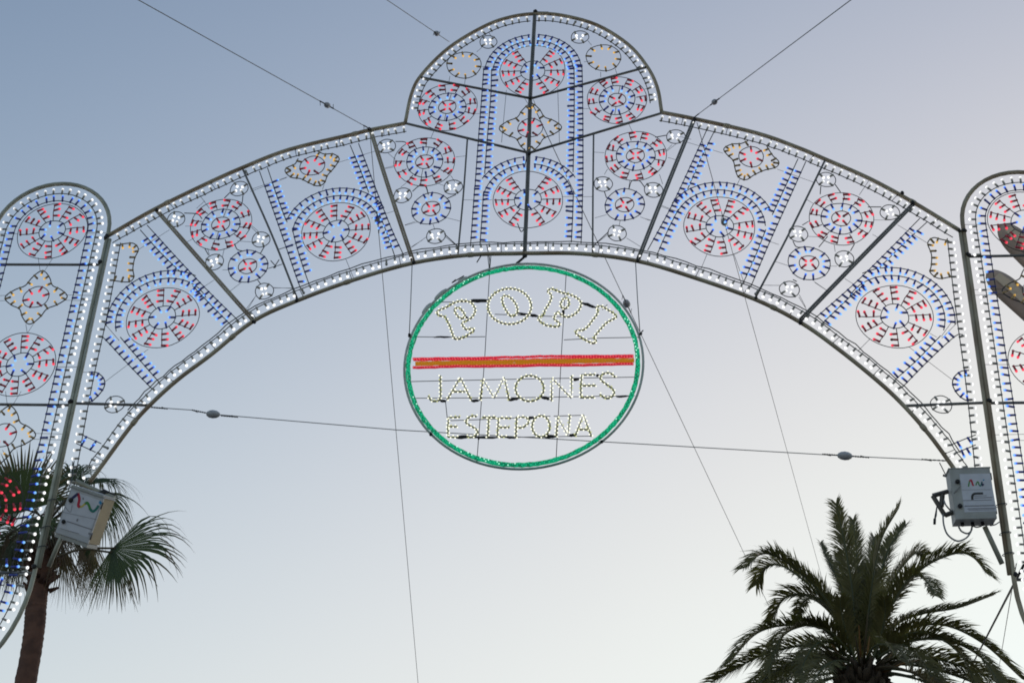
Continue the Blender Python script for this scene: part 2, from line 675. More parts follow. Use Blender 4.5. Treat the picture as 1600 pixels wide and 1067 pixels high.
    # cable ties that strap the garlands to the rails
    for path, side in ((oL, -1), (oR, -1), (iL, 1), (iR, 1)):
        for p, t in resample(path, .62, .3, .3):
            n = perp(t, side)
            b = MB()
            b.tube([p - n * .028, p + n * .15 + t * rng.uniform(-.02, .02)], .0045, 'thin', 4)
            b.ball(p + n * .028, .011, 'knot', n, 6, 3)
            b.build('cable_tie', arch)
        for p, t in resample(path, 1.9, .9, .7):
            b = MB()
            b.tube([p - t * .045, p - t * .02, p + t * .02, p + t * .045], [.0285, .034, .034, .0285], 'rail', 9)
            b.build('weld_collar', arch)
    # second supply cable looped along the inner rail
    for pts in (offset(iL, 0.185, 1)[12:], offset(iR, 0.185, 1)[:-6]):
        b = MB()
        b.tube(wob(pts, .008), 0.007, 'wire', 5)
        b.build('supply_cable', arch)

    # wheels
    wheel(at(832.5, 111), arch, 1, mirror=True)
    wheel(at(824.5, 312), arch, 1, mirror=True)
    wheel(at(525.5, 361.5), arch, 1, a0=.05)
    wheel(at(1124.4, 353.5), arch, -1, a0=.2)
    wheel(at(253.7, 496), arch, 1, a0=.12)
    wheel(at(1398, 494), arch, -1, a0=.02)
    # rosettes
    for x, y, s in ((699, 167.5, 1), (663.5, 253, 1), (345, 350.5, 1)):
        rosette(at(x, y), arch, s)
    for x, y, s in ((964, 156.5, -1), (993, 243.5, -1), (1314.5, 341.5, -1)):
        rosette(at(x, y), arch, s)
    for x, y in ((673.5, 326), (976, 320), (387, 416), (1264, 411.5)):
        blue_rosette(at(x, y), arch)
    for x, y in ((763, 66), (906, 58.4), (604, 228.7), (708, 292.6), (629, 305.5), (681, 369), (1055.8, 213.8), (942.5, 287.7), (1021, 297), (964, 364.5),
                 (275, 342.7), (373.7, 295), (407.7, 374.4), (335, 409.5), (413, 455), (1290.9, 281), (1390.5, 332), (1247, 365.6), (1319, 404.6), (1233.6, 452), (179, 631.6), (1470.7, 631.8)):
        place(rng.choice(WHITE4), 'white_ring', arch, at(x, y), rot_y(rng.uniform(-.3, .3)))
    for x, y in ((725, 102), (943, 90.5)):
        place(rng.choice(YELL10), 'yellow_ring', arch, at(x, y))
    star(at(828.7, 200), arch, 0.41)
    # half stars hung below the outer rail
    oM = outline_motif('star_motif', [Z3(*p) for p in ((480, 100), (520, 118), (575, 118), (610, 148), (575, 205), (540, 245), (520, 292), (480, 308), (435, 292), (380, 265), (325, 257), (288, 222), (300, 198), (345, 178), (365, 145))], arch, spacing=.092, closed=False)
    place(STAR6[0], 'inner_ring', oM, Z3(450, 188))
    oM = outline_motif('star_motif', [R1(*p) for p in ((650, 172), (612, 188), (560, 192), (520, 215), (535, 245), (570, 280), (582, 330), (600, 370), (640, 382), (680, 358), (735, 332), (800, 315), (815, 285), (785, 255), (752, 205))], arch, spacing=.092, closed=False)
    place(STAR6[1], 'inner_ring', oM, R1(667, 259))
    outline_motif('side_loop', [Z4(*p) for p in ((125, 525), (165, 518), (205, 519), (228, 550), (207, 600), (198, 655), (203, 700), (172, 725), (82, 716))], arch, spacing=.105, closed=False)
    outline_motif('side_loop', [R2(*p) for p in ((945, 490), (900, 480), (860, 472), (832, 500), (852, 560), (850, 620), (845, 652), (890, 684), (965, 672))], arch, spacing=.105, closed=False)
    outline_motif('side_loop', [Z6(*p) for p in ((548, 322), (600, 325), (640, 360), (645, 405), (620, 450), (575, 495), (550, 505))], arch, kind='blue', spacing=.1, closed=False)
    outline_motif('side_loop', [R4(*p) for p in ((615, 420), (560, 428), (515, 468), (507, 520), (540, 580), (590, 618), (630, 622))], arch, kind='blue', spacing=.1, closed=False)

    # blue ladders and arcs --------------------------------------------------
    G = lambda pts, side, s0=.04, s1=.04, sp=.096: garland('blue_garland', pts, 'blue', side, sp, arch, s0, s1)

    def line(f, *p, sub=4):
        pts = [f(*q) for q in p]
        return catmull(pts, sub) if len(pts) > 2 else [pts[0].lerp(pts[1], i / 6) for i in range(7)]

    def arc(c, r, d0, d1, n=26):
        return [Vector(c) + dirv(math.radians(d0 + (d1 - d0) * i / n)) * r for i in range(n + 1)]

    # panel left of the crown
    c = at(525.5, 361.5)
    G(line(Z3, (135, 220), (255, 560), (375, 905), (395, 925)), 1, .28, .2)
    G(line(Z3, (183, 200), (240, 370), (285, 490), (300, 522)), 1, .27, .05)
    G(arc(c, .705, 162, 32), -1, .08, .05)
    G(arc(c, .58, 180, 25) , -1, .05, .08)
    G(line(Z3, (330, 560), (360, 680), (405, 820), (437, 910)), 1, .04, .25)
    G(line(Z3, (725, 55), (830, 330), (920, 560), (995, 722)), -1, .22, .18)
    G(line(Z3, (675, 65), (735, 210), (785, 345)), -1, .22, .1)
    G(line(Z3, (845, 470), (895, 590), (945, 740)), -1, .05, .2)
    # mirrored panel right of the crown
    c = at(1124.4, 353.5)
    G(line(R1, (425, 120), (330, 330), (230, 540), (110, 760)), 1, .25, .2)
    G(line(R1, (468, 122), (400, 260), (325, 432)), 1, .22, .1)
    G(line(R1, (275, 540), (215, 660), (160, 785)), 1, .04, .12)
    G(arc(c, .705, 18, 148), 1, .08, .05)
    G(arc(c, .58, 0, 155), 1, .05, .08)
    G(line(R1, (960, 285), (850, 530), (760, 730), (665, 955)), -1, .2, .15)
    G(line(R1, (918, 270), (840, 440), (780, 570)), -1, .2, .05)
    G(line(R1, (745, 650), (690, 790), (622, 940)), -1, .04, .15)
    # outer panels
    c = at(253.7, 496)
    G(line(Z4, (275, 420), (430, 590), (600, 770), (778, 945)), -1, .2, .2)
    G(line(Z4, (238, 445), (340, 560), (455, 672)), -1, .18, .08)
    G(line(Z4, (520, 745), (620, 850), (735, 965)), -1, .06, .12)
    G(arc(c, .72, 190, 62), -1, .04, .1)
    G(arc(c, .60, 200, 30), -1, .05, .05)
    G(line(Z8, (25, 650), (50, 660), (180, 800), (320, 945)), 1, .1, .1)
    G(line(Z8, (140, 650), (250, 780), (360, 905)), 1, .1, .12)
    c = at(1398, 494)
    G(line(R2, (790, 372), (620, 545), (440, 720), (240, 895)), 1, .2, .12)
    G(line(R2, (828, 390), (710, 500), (580, 628)), 1, .2, .08)
    G(line(R2, (500, 715), (400, 805), (275, 925)), 1, .05, .08)
    G(arc(c, .72, -10, 118), 1, .04, .1)
    G(arc(c, .60, -20, 150), 1, .05, .05)
    G(line(R4, (575, 182), (520, 195), (350, 350), (168, 535)), -1, .12, .1)
    G(line(R4, (425, 190), (270, 350), (112, 492)), -1, .1, .08)
    # short pairs by the feet
    G(line(Z6, (500, 705), (625, 762)), -1, .08, .08, .1)
    G(line(Z6, (470, 760), (590, 815)), 1, .08, .08, .1)
    G(line(R4, (505, 912), (590, 877), (660, 850)), -1, .06, .1, .12)
    G(line(R4, (540, 966), (660, 917)), -1, .05, .12, .12)
    # crown: upper doorway
    c = at(832.5, 111)
    G(arc(c, .67, 176, 95), -1, .04, .02)
    G(arc(c, .67, 86, 4), -1, .02, .04)
    G(arc(c, .557, 176, 95), -1, .04, .02)
    G(arc(c, .557, 86, 4), -1, .02, .04)
    G(line(Z1, (500, 390), (488, 560), (470, 790), (450, 1067)), 1, .03, .0)
    G(line(Z1, (546, 395), (540, 560), (522, 780), (505, 1000)), 1, .03, .1)
    G(line(Z1, (1064, 372), (1068, 560), (1070, 800), (1070, 1067)), -1, .03, .0)
    G(line(Z1, (1018, 385), (1020, 520), (1018, 760), (1013, 990)), -1, .03, .1)
    # crown: lower doorway
    c = at(824.5, 312)
    G(arc(c, .71, 150, 96), -1, .05, .02)
    G(arc(c, .71, 84, 30), -1, .02, .05)
    G(arc(c, .59, 172, 96), -1, .04, .02)
    G(arc(c, .59, 84, 8), -1, .02, .04)
    G(line(Z2, (519, 304), (512, 400), (505, 500), (498, 590)), 1, .05, .14)
    G(line(Z2, (560, 330), (553, 450), (543, 585)), 1, .05, .1)
    G(line(Z2, (1028, 304), (1026, 390), (1024, 480), (1020, 575)), -1, .05, .1)
    G(line(Z2, (984, 330), (980, 450), (974, 570)), -1, .05, .1)

    # thin ties holding the motifs
    ties([[(90, 222), (140, 208)], [(428, 168), (474, 163)], [(330, 36), (312, 78)], [(460, 370), (600, 370)], [(930, 355), (1078, 355)], [(390, 455), (448, 470)],
          [(190, 490), (245, 475)], [(220, 595), (290, 545)], [(375, 540), (440, 592)], [(1080, 145), (1130, 148)], [(1430, 170), (1470, 182)], [(1085, 455), (1140, 440)],
          [(1300, 450), (1345, 468)], [(1080, 585), (1150, 530)], [(1235, 550), (1300, 590)], [(1245, 12), (1262, 48)], [(290, 300), (300, 340)], [(1250, 280), (1245, 315)],
          [(170, 310), (195, 290)], [(340, 290), (378, 305)], [(405, 255), (425, 285)], [(1130, 250), (1145, 225)], [(1390, 250), (1405, 295)], [(1425, 140), (1470, 105)],
          [(110, 150), (145, 180)], [(322, 485), (330, 510)], [(1205, 465), (1200, 490)], [(1480, 70), (1540, 85)], [(1395, 400), (1480, 430)]], arch, Z2)
    ties([[(80, 330), (300, 255)], [(600, 170), (825, 100)], [(245, 685), (390, 640)], [(800, 500), (945, 455)], [(650, 745), (695, 855)], [(510, 330), (520, 300)],
          [(885, 205), (935, 195)], [(1000, 540), (1060, 520)], [(1040, 670), (1105, 630)], [(90, 545), (125, 575)], [(180, 800), (275, 770)], [(220, 915), (330, 915)], [(60, 1050), (108, 970)]], arch, Z3)
    ties([[(230, 550), (395, 445)], [(830, 240), (1025, 165)], [(480, 515), (530, 488)], [(680, 660), (710, 660)], [(720, 775), (785, 725)], [(955, 755), (1055, 760)], [(800, 880), (860, 800)],
          [(920, 655), (1000, 632)], [(835, 430), (870, 465)], [(985, 550), (1035, 535)], [(550, 770), (635, 715)], [(480, 425), (525, 425)], [(760, 505), (835, 510)], [(600, 545), (610, 580)], [(690, 545), (680, 590)],
          [(35, 935), (125, 1040)], [(555, 255), (610, 330)], [(540, 330), (585, 290)]], arch, Z4)
    ties([[(320, 180), (515, 240)], [(805, 325), (1000, 395)], [(185, 520), (310, 570)], [(690, 690), (815, 730)], [(430, 780), (395, 865)], [(575, 785), (630, 940)], [(90, 590), (130, 600)],
          [(790, 820), (870, 845)], [(720, 948), (820, 950)], [(925, 1000), (960, 1067)], [(1010, 935), (1070, 975)], [(960, 485), (1000, 510)], [(975, 605), (940, 625)], [(605, 380), (590, 410)], [(240, 195), (205, 230)]], arch, R1)
    ties([[(675, 405), (830, 500)], [(545, 455), (580, 475)], [(400, 685), (480, 735)], [(470, 1060), (530, 1000)], [(345, 510), (350, 545)], [(215, 385), (180, 408)], [(205, 465), (265, 468)], [(315, 620), (360, 620)],
          [(160, 780), (200, 845)], [(240, 700), (305, 745)], [(550, 380), (640, 380)], [(475, 250), (525, 175)], [(0, 720), (62, 720)], [(995, 905), (905, 995)]], arch, R2)
    ties([[(0, 150), (525, 528)][:0] or [(215, 265), (505, 485)], [(430, 195), (505, 90)], [(355, 175), (400, 200)], [(480, 1000), (540, 965)]], arch, R4)
    ties([[(650, 380), (915, 180)][:2], [(500, 322), (565, 322)], [(575, 922), (625, 922)]], arch, Z6)
    ties([[(1075, 358), (1110, 352)], [(490, 385), (530, 382)], [(630, 520), (602, 820)], [(925, 510), (935, 820)], [(440, 655), (525, 655)], [(1020, 630), (1110, 625)], [(1420, 515), (1500, 500)], [(305, 440), (300, 470)],
          [(393, 455), (390, 485)], [(1172, 415), (1172, 445)], [(1255, 395), (1265, 425)], [(460, 300), (495, 268)], [(545, 215), (530, 190)][:2], [(1080, 175), (1100, 140)], [(1098, 235), (1120, 262)],
          [(730, 560), (765, 615)], [(785, 575), (800, 610)], [(110, 575), (130, 572)]], arch, Z1)
    # loose supply leads between motifs (thicker, black, sagging)
    for f, ln in ((Z2, [(145, 95), (190, 98), (215, 125)]), (Z2, [(225, 330), (255, 305), (285, 305), (300, 345)]), (Z2, [(385, 365), (430, 345)]), (Z2, [(375, 530), (440, 590)]), (Z2, [(1370, 75), (1425, 65)]), (Z2, [(1320, 310), (1295, 280), (1260, 280), (1245, 320)]),
                  (Z2, [(1130, 330), (1140, 360)]), (Z2, [(1150, 520), (1085, 580)]), (Z4, [(475, 355), (545, 360), (570, 385)]), (Z4, [(720, 245), (690, 275)]), (Z4, [(790, 260), (785, 300), (770, 310)]), (Z4, [(585, 545), (605, 580)]), (Z4, [(745, 520), (760, 550), (790, 560)]),
                  (Z4, [(905, 535), (885, 570)]), (Z4, [(870, 715), (885, 735)]), (Z4, [(940, 610), (965, 640), (960, 650)]), (Z4, [(955, 650), (985, 605)]), (R2, [(520, 312), (590, 312)]), (R2, [(350, 195), (378, 235)]), (R2, [(275, 205), (272, 245)]), (R2, [(130, 490), (150, 520), (200, 520)]),
                  (R2, [(265, 520), (310, 465)]), (R2, [(430, 540), (450, 505)]), (R2, [(150, 700), (130, 690)]), (Z2, [(765, 470), (740, 520), (720, 480)]), (Z2, [(575, 580), (590, 660), (585, 694)]), (Z1, [(735, 855), (745, 900), (735, 960)])):
        b = MB()
        pts = [f(*p) for p in ln]
        b.tube(catmull(pts, 5) if len(pts) > 2 else pts, 0.0065, 'wire', 5)
        b.build('supply_cable', arch)


build_arch()


# ================================================================== THE TWO PILLARS
def pillar(sx, label):
    root = empty('light_pillar', (sx * 6.31, 0, 0), label, 'light pillar', 'rounded light pillars at the arch ends')
    ax, hw, zt, zb, bb = sx * 6.315, 0.785, 13.29, 8.42, 1.27

    def cap(d, n=22):
        h = hw - d
        pts = [Vector((ax + h * math.cos(math.pi * i / n), 0, zt + (h + .01) * math.sin(math.pi * i / n))) for i in range(n + 1)]
        k = 14
        pts += [Vector((ax - h, 0, zt + (zb - zt) * i / k)) for i in range(1, k)]
        pts += [Vector((ax - h * math.cos(math.pi * i / n), 0, zb - (bb - d) * math.sin(math.pi * i / n))) for i in range(n + 1)]
        pts += [Vector((ax + h, 0, zb + (zt - zb) * i / k)) for i in range(1, k)]
        return pts
    b = MB()
    b.tube(cap(0), 0.028, 'post' if sx < 0 else 'rail', 8, closed=True)
    b.build('rim_tube', root)
    left = 280
    cW, cB = cap(.165), cap(.285)
    _, k = garland('white_garland', cW, 'white', -1, .106, root, 0, 0, single=True, closed=True, maxn=left)
    _, k = garland('blue_garland', cB, 'blue', -1, .106, root, 0, 0, single=True, closed=True, maxn=left)
    for z in (12.79, 10.69, 8.46):
        b = MB()
        b.tube([(ax - hw, 0.03, z), (ax + hw, 0.03, z - .02 * sx * -1)], 0.018, 'strut', 7)
        b.build('crossbar', root)
    cx = sx * 6.30
    for z in (13.3, 11.24, 9.26):
        wheel(Vector((cx, 0, z)), root, -1 if sx < 0 else 1, a0=.15)
    for z in (12.25, 10.23):
        star(Vector((cx, 0, z)), root, 0.40)
        for s in (1, -1):
            b = MB()
            b.tube([(cx + s * .38, 0, z + .03), (cx + s * .77, 0, z + .02)], .003, 'thin', 4)
            b.tube([(cx + s * .38, 0, z - .05), (cx + s * .77, 0, z - .06)], .003, 'thin', 4)
            b.tube([(cx + s * .03, 0, z + .41), (cx + s * .1, 0, z + .62)], .003, 'thin', 4)
            b.tube([(cx + s * .05, 0, z - .41), (cx, 0, z - .55)], .003, 'thin', 4)
            b.build('tie_wire', root)
    for z in (13.26, 11.2):
        for s in (1, -1):
            b = MB()
            b.tube([(cx + s * .46, 0, z), (cx + s * .785, 0, z)], .0035, 'thin', 4)
            b.build('tie_wire', root)
    # two short rows above and below the lowest crossbar
    for z, side in ((8.60, -1), (8.28, 1)):
        garland('blue_garland', [Vector((ax - .45 + .9 * i / 8, 0, z)) for i in range(9)], 'blue', side, .1, root, .03, .03)
    # clamps and the mast that carries the pillar, below the picture
    xi = ax - sx * hw
    for z in (13.16, 12.78, 10.69, 8.5):
        clamp((xi + sx * .01, -.02, z), root, .034)
    for z in (9.0, 9.35, 8.75):
        b = MB()
        b.tube(circle((xi - sx * .024, 0, z), .058, 14), .006, 'thin', 4, closed=True)
        for i, v in enumerate(b.v):                      # lay the band flat round both tubes
            c0 = Vector((xi - sx * .024, 0, z))
            d = v - c0
            b.v[i] = c0 + Vector((d.x * 1.1, d.z * .8, d.y + d.x * .2))
        b.build('band', root)
    b = MB()
    b.tube([(ax, 0.06, 0), (ax, 0.06, 8.4)], 0.06, 'post', 10)
    b.build('mast', root)
    b = MB()
    b.box((ax - .3, -.24, 0), (ax + .3, .36, .03), 'post')
    b.build('base_plate', root, smooth=False)
    return root


pillar(-1, 'tall rounded light pillar joined to the arch beside the fan palm')
pillar(1, 'tall rounded light pillar joined to the arch beside the street lamp')


# ================================================================== THE HANGING SIGN
def led_mats():
    M['rope'] = mat('olive_rope_light', (0.42, 0.40, 0.20), 0.5)
    M['led'] = mat('white_led', (0.8, 0.8, 0.6), 0.3, emit=(1, 0.97, 0.8), estr=1.15)
    M['led_dim'] = mat('dim_led', (0.6, 0.6, 0.3), 0.3, emit=(0.75, 0.75, 0.4), estr=0.75)
    M['green'] = mat('green_rope', (0.0, 0.13, 0.06), 0.4, emit=(0.0, 0.33, 0.155), estr=0.85)
    M['green_dk'] = mat('green_rope_dark', (0.0, 0.09, 0.045), 0.4, emit=(0.0, 0.22, 0.10), estr=0.7)
    M['green_led'] = mat('green_led', (0.1, .5, .3), 0.3, emit=(0.01, 0.47, 0.24), estr=0.8)
    M['green_hot'] = mat('green_led_bright', (0.5, 1, .8), 0.3, emit=(0.5, 1.0, 0.78), estr=1.0)
    M['red_rope'] = mat('red_rope', (0.35, 0.015, 0.025), 0.4, emit=(0.6, 0.02, 0.05), estr=0.7)
    M['red_led'] = mat('red_led', (0.6, .1, .1), 0.3, emit=(0.95, 0.13, 0.16), estr=0.8)
    M['amber_rope'] = mat('amber_rope', (0.34, 0.13, 0.006), 0.4, emit=(0.42, 0.17, 0.004), estr=0.7)
    M['amber_led'] = mat('amber_led', (0.5, .25, .02), 0.3, emit=(0.45, 0.18, 0.008), estr=0.7)


led_mats()
sign = empty('hanging_sign', (0.03, 0, 11.25), 'round sign reading POPI JAMONES ESTEPONA in white lights inside a green ring', 'sign')


def build_sign():
    rng = random.Random(11)
    C = Vector((0.03, 0.0, 11.25))
    b = MB()
    b.tube(circle(C, 1.462, 96), 0.0155, 'grey_tube', 8, closed=True)
    b.build('tube_frame', sign)
    # green rope light: three coils side by side with bright points
    g = MB()
    for dr, dy in ((-.016, -.10), (.003, -.104), (.02, -.10)):
        pts = [p + Vector((rng.gauss(0, .0025), 0, rng.gauss(0, .0025))) for p in circle(C + Vector((.0, dy, -.062)), 1.395 + dr, 200)]
        g.tube(pts, 0.0118, 'green', 6, closed=True)
    ring = g.build('green_rope_light', sign)
    for i in range(len(ring.data.polygons)):
        if random.random() < 0.3:
            pass
    me = ring.data
    me.materials.append(M['green_dk'])
    seg = {}
    for poly in me.polygons:
        k = poly.index // 6
        if k not in seg:
            seg[k] = rng.random() < 0.38
        if seg[k]:
            poly.material_index = 1
    l = MB()
    N = 330
    for i in range(N):
        a = 2 * math.pi * i / N
        r = 1.395 + (.012 if i % 2 else -.010) + rng.gauss(0, .004)
        hot = rng.random() < (0.4 if math.sin(a * 3 + 1) > 0.6 else 0.03)
        l.ball(C + dirv(a) * r + Vector((0, -.118, -.062)), .009, 'green_hot' if hot else 'green_led', (0, -1, 0), 5, 3)
    setp(l.build('leds', ring), kind='stuff')

    T1, T2, T3, T4 = zoom(640, 440, 8), zoom(820, 440, 8.421), zoom(640, 570, 8.205), zoom(800, 570, 7.619)
    YF = -.06

    def ell(f, cx, cy, rx, ry, tilt=0, n=28):
        r = []
        for i in range(n):
            a = 2 * math.pi * i / n
            x, y = rx * math.cos(a), ry * math.sin(a)
            r.append((cx + x * math.cos(tilt) - y * math.sin(tilt), cy + x * math.sin(tilt) + y * math.cos(tilt)))
        return r

    def letter(f, strokes, pitch):
        b, l = MB(), MB()
        for pts, closed, smooth in strokes:
            P = [f(x, y, YF) for x, y in pts]
            path = catmull(P, 4, closed) if smooth else P
            b.tube(path, 0.0135, 'rope', 5, closed=closed)
            for i, (p, t) in enumerate(resample(path, pitch, 0, 0, closed)):
                n = perp(t, 1 if i % 2 else -1)
                dim = rng.random() < .12
                l.ball(p + n * .0145 + Vector((0, -.008, 0)), .0108, 'led_dim' if dim else 'led', (n.x, -1, n.z), 5, 3)
        o = b.build('letter', sign)
        setp(l.build('leds', o), kind='stuff')

    big, small = .026, .029
    letter(T1, [([(350, 370), (400, 345), (460, 320), (530, 280), (600, 250), (680, 240), (750, 255), (800, 300), (820, 360), (800, 420), (750, 470), (690, 500), (655, 522), (675, 565), (715, 600), (785, 585), (800, 618), (750, 650), (690, 690), (620, 715), (560, 710), (535, 650), (510, 580), (480, 510), (440, 440), (370, 425), (343, 395)], True, True),
                ([(560, 350), (620, 328), (670, 380), (690, 430), (650, 462), (600, 430)], True, True)], big)
    letter(T1, [(ell(T1, 1250, 310, 270, 222), True, True), ([(1165, 190), (1220, 180), (1290, 230), (1340, 310), (1345, 390), (1290, 435), (1240, 410), (1190, 330), (1160, 250)], True, True)], big)
    letter(T2, [([(300, 130), (350, 95), (420, 120), (500, 150), (570, 165), (660, 200), (725, 250), (740, 310), (700, 390), (620, 450), (540, 465), (470, 430), (430, 400), (385, 480), (420, 520), (460, 550), (440, 590), (370, 590), (270, 570), (190, 510), (180, 470), (235, 450), (270, 370), (320, 290), (350, 210), (335, 160)], True, True),
                ([(520, 220), (570, 230), (580, 300), (545, 350), (500, 350), (470, 310), (490, 250)], True, True)], big)
    letter(T2, [([(940, 340), (1010, 325), (1090, 370), (1170, 420), (1205, 465), (1160, 495), (1080, 540), (1010, 610), (950, 680), (910, 740), (940, 780), (900, 812), (820, 780), (730, 725), (672, 680), (690, 640), (760, 640), (830, 590), (890, 510), (950, 430), (960, 370)], True, True)], big)
    letter(T3, [([(395, 140), (395, 280), (395, 420), (360, 460), (300, 465), (265, 440), (240, 400)], False, True)], small)
    letter(T3, [([(480, 450), (650, 165), (790, 450)], False, False), ([(560, 342), (710, 342)], False, False)], small)
    letter(T3, [([(905, 455), (935, 180), (1085, 425), (1215, 165), (1275, 450)], False, False)], small)
    letter(T4, [(ell(T4, 210, 280, 168, 152), True, True)], small)
    letter(T4, [([(470, 430), (475, 160), (705, 395), (710, 130)], False, False)], small)
    letter(T4, [([(990, 115), (830, 120), (820, 250), (820, 392), (985, 385)], False, False), ([(835, 247), (1000, 245)], False, False)], small)
    letter(T4, [([(1230, 150), (1190, 110), (1130, 95), (1060, 125), (1060, 180), (1130, 235), (1200, 290), (1215, 345), (1170, 390), (1110, 395), (1045, 350)], False, True)], small)
    s3 = .027
    letter(T3, [([(645, 668), (500, 675), (490, 800), (495, 922), (615, 928)], False, False), ([(505, 790), (615, 790)], False, False)], s3)
    letter(T3, [([(860, 660), (800, 655), (740, 690), (725, 740), (790, 785), (850, 820), (870, 870), (835, 910), (780, 928), (735, 915)], False, True)], s3)
    letter(T3, [([(930, 672), (1110, 670)], False, False), ([(1015, 685), (1000, 930)], False, False)], s3)
    letter(T3, [([(1300, 682), (1140, 680), (1125, 922), (1240, 922)], False, False), ([(1145, 800), (1280, 800)], False, False)], s3)
    letter(T4, [([(45, 870), (55, 622), (160, 622), (202, 655), (190, 700), (130, 745), (70, 747)], False, False)], s3)
    letter(T4, [(ell(T4, 345, 730, 105, 125), True, True)], s3)
    letter(T4, [([(525, 858), (540, 620), (665, 840), (690, 595)], False, False)], s3)
    letter(T4, [([(750, 850), (850, 595), (945, 850)], False, False), ([(795, 768), (910, 768)], False, False)], s3)

    # flag bar: red, amber, red rope lights
    def bar(pl, pr, key, led, r, wob):
        b = MB()
        pts = []
        n = 40
        for i in range(n + 1):
            f = i / n
            p = at(pl[0] + (pr[0] - pl[0]) * f, pl[1] + (pr[1] - pl[1]) * f + wob * math.sin(f * 7 + pl[1]) + (1.2 if .25 < f < .55 else 0) * wob, -.05)
            pts.append(p + Vector((0, 0, rng.gauss(0, .002))))
        b.tube(pts, r, key, 6)
        o = b.build('rope_light', sign)
        l = MB()
        for i, (p, t) in enumerate(resample(pts, .034, .01, .01)):
            l.ball(p + Vector((0, -r, rng.choice((-.4, .4)) * r)), .0075, led, (0, -1, 0), 5, 3)
        setp(l.build('leds', o), kind='stuff')
    bar((645, 560.0), (990, 555.2), 'red_rope', 'red_led', .0150, .5)
    bar((646, 563.4), (990, 558.4), 'red_rope', 'red_led', .0125, .5)
    bar((649, 566.6), (991, 561.6), 'amber_rope', 'amber_led', .0185, .4)
    bar((649, 570.0), (991, 564.6), 'amber_rope', 'amber_led', .016, .4)
    bar((645, 574.0), (990, 568.4), 'red_rope', 'red_led', .0175, .5)

    # wire grid and black tape
    for ln in ([(765, 425), (757.5, 557), (745, 721)], [(885, 422), (877, 556), (869, 716)], [(640, 526), (700, 527), (758, 526)], [(687, 472), (765, 472)], [(773, 491), (880, 495)], [(881, 531), (940, 528), (999, 527)],
               [(642, 596), (820, 592), (997, 589)], [(650, 622), (820, 621), (992, 618)], [(949, 476), (941, 484)], [(865, 650), (913, 648.5)], [(702, 682), (740, 684), (924, 681)], [(700, 657), (760, 655), (860, 650)], [(696, 626), (699, 655)]):
        b = MB()
        b.tube([at(x, y, -.02) for x, y in ln], .005, 'thin', 5)
        b.build('grid_wire', sign)
    for f, lst in ((T1, [((750, 240), (990, 240), .026), ((520, 690), (300, 693), .013), ((690, 440), (730, 458), .018), ((1350, 395), (1480, 412), .016)]),
                   (T2, [((60, 440), (170, 455), .022), ((505, 370), (508, 432), .022), ((755, 285), (930, 335), .022)]),
                   (T3, [((390, 460), (470, 462), .02), ((790, 460), (890, 460), .02), ((1265, 455), (1400, 430), .02), ((600, 925), (760, 915), .026), ((830, 925), (1130, 928), .018), ((1180, 915), (1350, 940), .014), ((885, 920), (885, 955), .016)]),
                   (T4, [((350, 388), (450, 405), .022), ((725, 175), (800, 175), .02), ((1000, 125), (1040, 130), .02), ((1240, 378), (1385, 368), .015), ((180, 630), (262, 630), .02), ((380, 850), (520, 850), .024), ((680, 835), (745, 838), .02), ((415, 810), (425, 840), .02), ((815, 320), (820, 360), .014)])):
        for a, c, r in lst:
            b = MB()
            p, q = f(*a, -.03), f(*c, -.03)
            pts = [p.lerp(q, i / 5) + Vector((0, 0, rng.gauss(0, .003))) for i in range(6)]
            b.tube(pts, [r * .45, r * .8, r * .95, r * .85, r * .8, r * .4], 'knot', 6)
            b.build('tape', sign)
    # hangers from the arch's inner rail
    for ln in ([(644, 411), (642, 465), (639.5, 523)], [(993, 409), (996, 465), (1000, 521)], [(762, 399), (765, 424)], [(767, 400), (765, 424)]):
        b = MB()
        b.tube([at(x, y, .0) for x, y in ln], .006, 'guy', 5)
        b.build('hanger_wire', sign)
    for x, y in ((765, 425), (640, 524), (1001, 522), (673, 678), (940, 690)):
        clamp(at(x, y, -.02), sign, .024, 'wire_clamp')
    for ln in ([(999, 522), (1005, 516)], [(725, 431), (706, 442), (712, 437)], [(752, 399), (745, 410)]):
        b = MB()
        b.tube([at(x, y, -.02) for x, y in ln], .008, 'knot', 5)
        b.build('loose_end', sign)
    # sleeves of grey tape on the upper left of the frame
    for a0, a1, r in ((133, 141, .028), (144, 151, .025), (121, 126, .02)):
        b = MB()
        b.tube([C + dirv(math.radians(a0 + (a1 - a0) * i / 6)) * 1.478 for i in range(7)], [r * .5, r * .8, r, r, r * .9, r * .8, r * .4], 'grey_tube', 7)
        b.build('tape_sleeve', sign)


build_sign()


# ================================================================== GUY WIRES
def lerp_pts(a, b, n):
    return [a.lerp(b, i / n) for i in range(n + 1)]


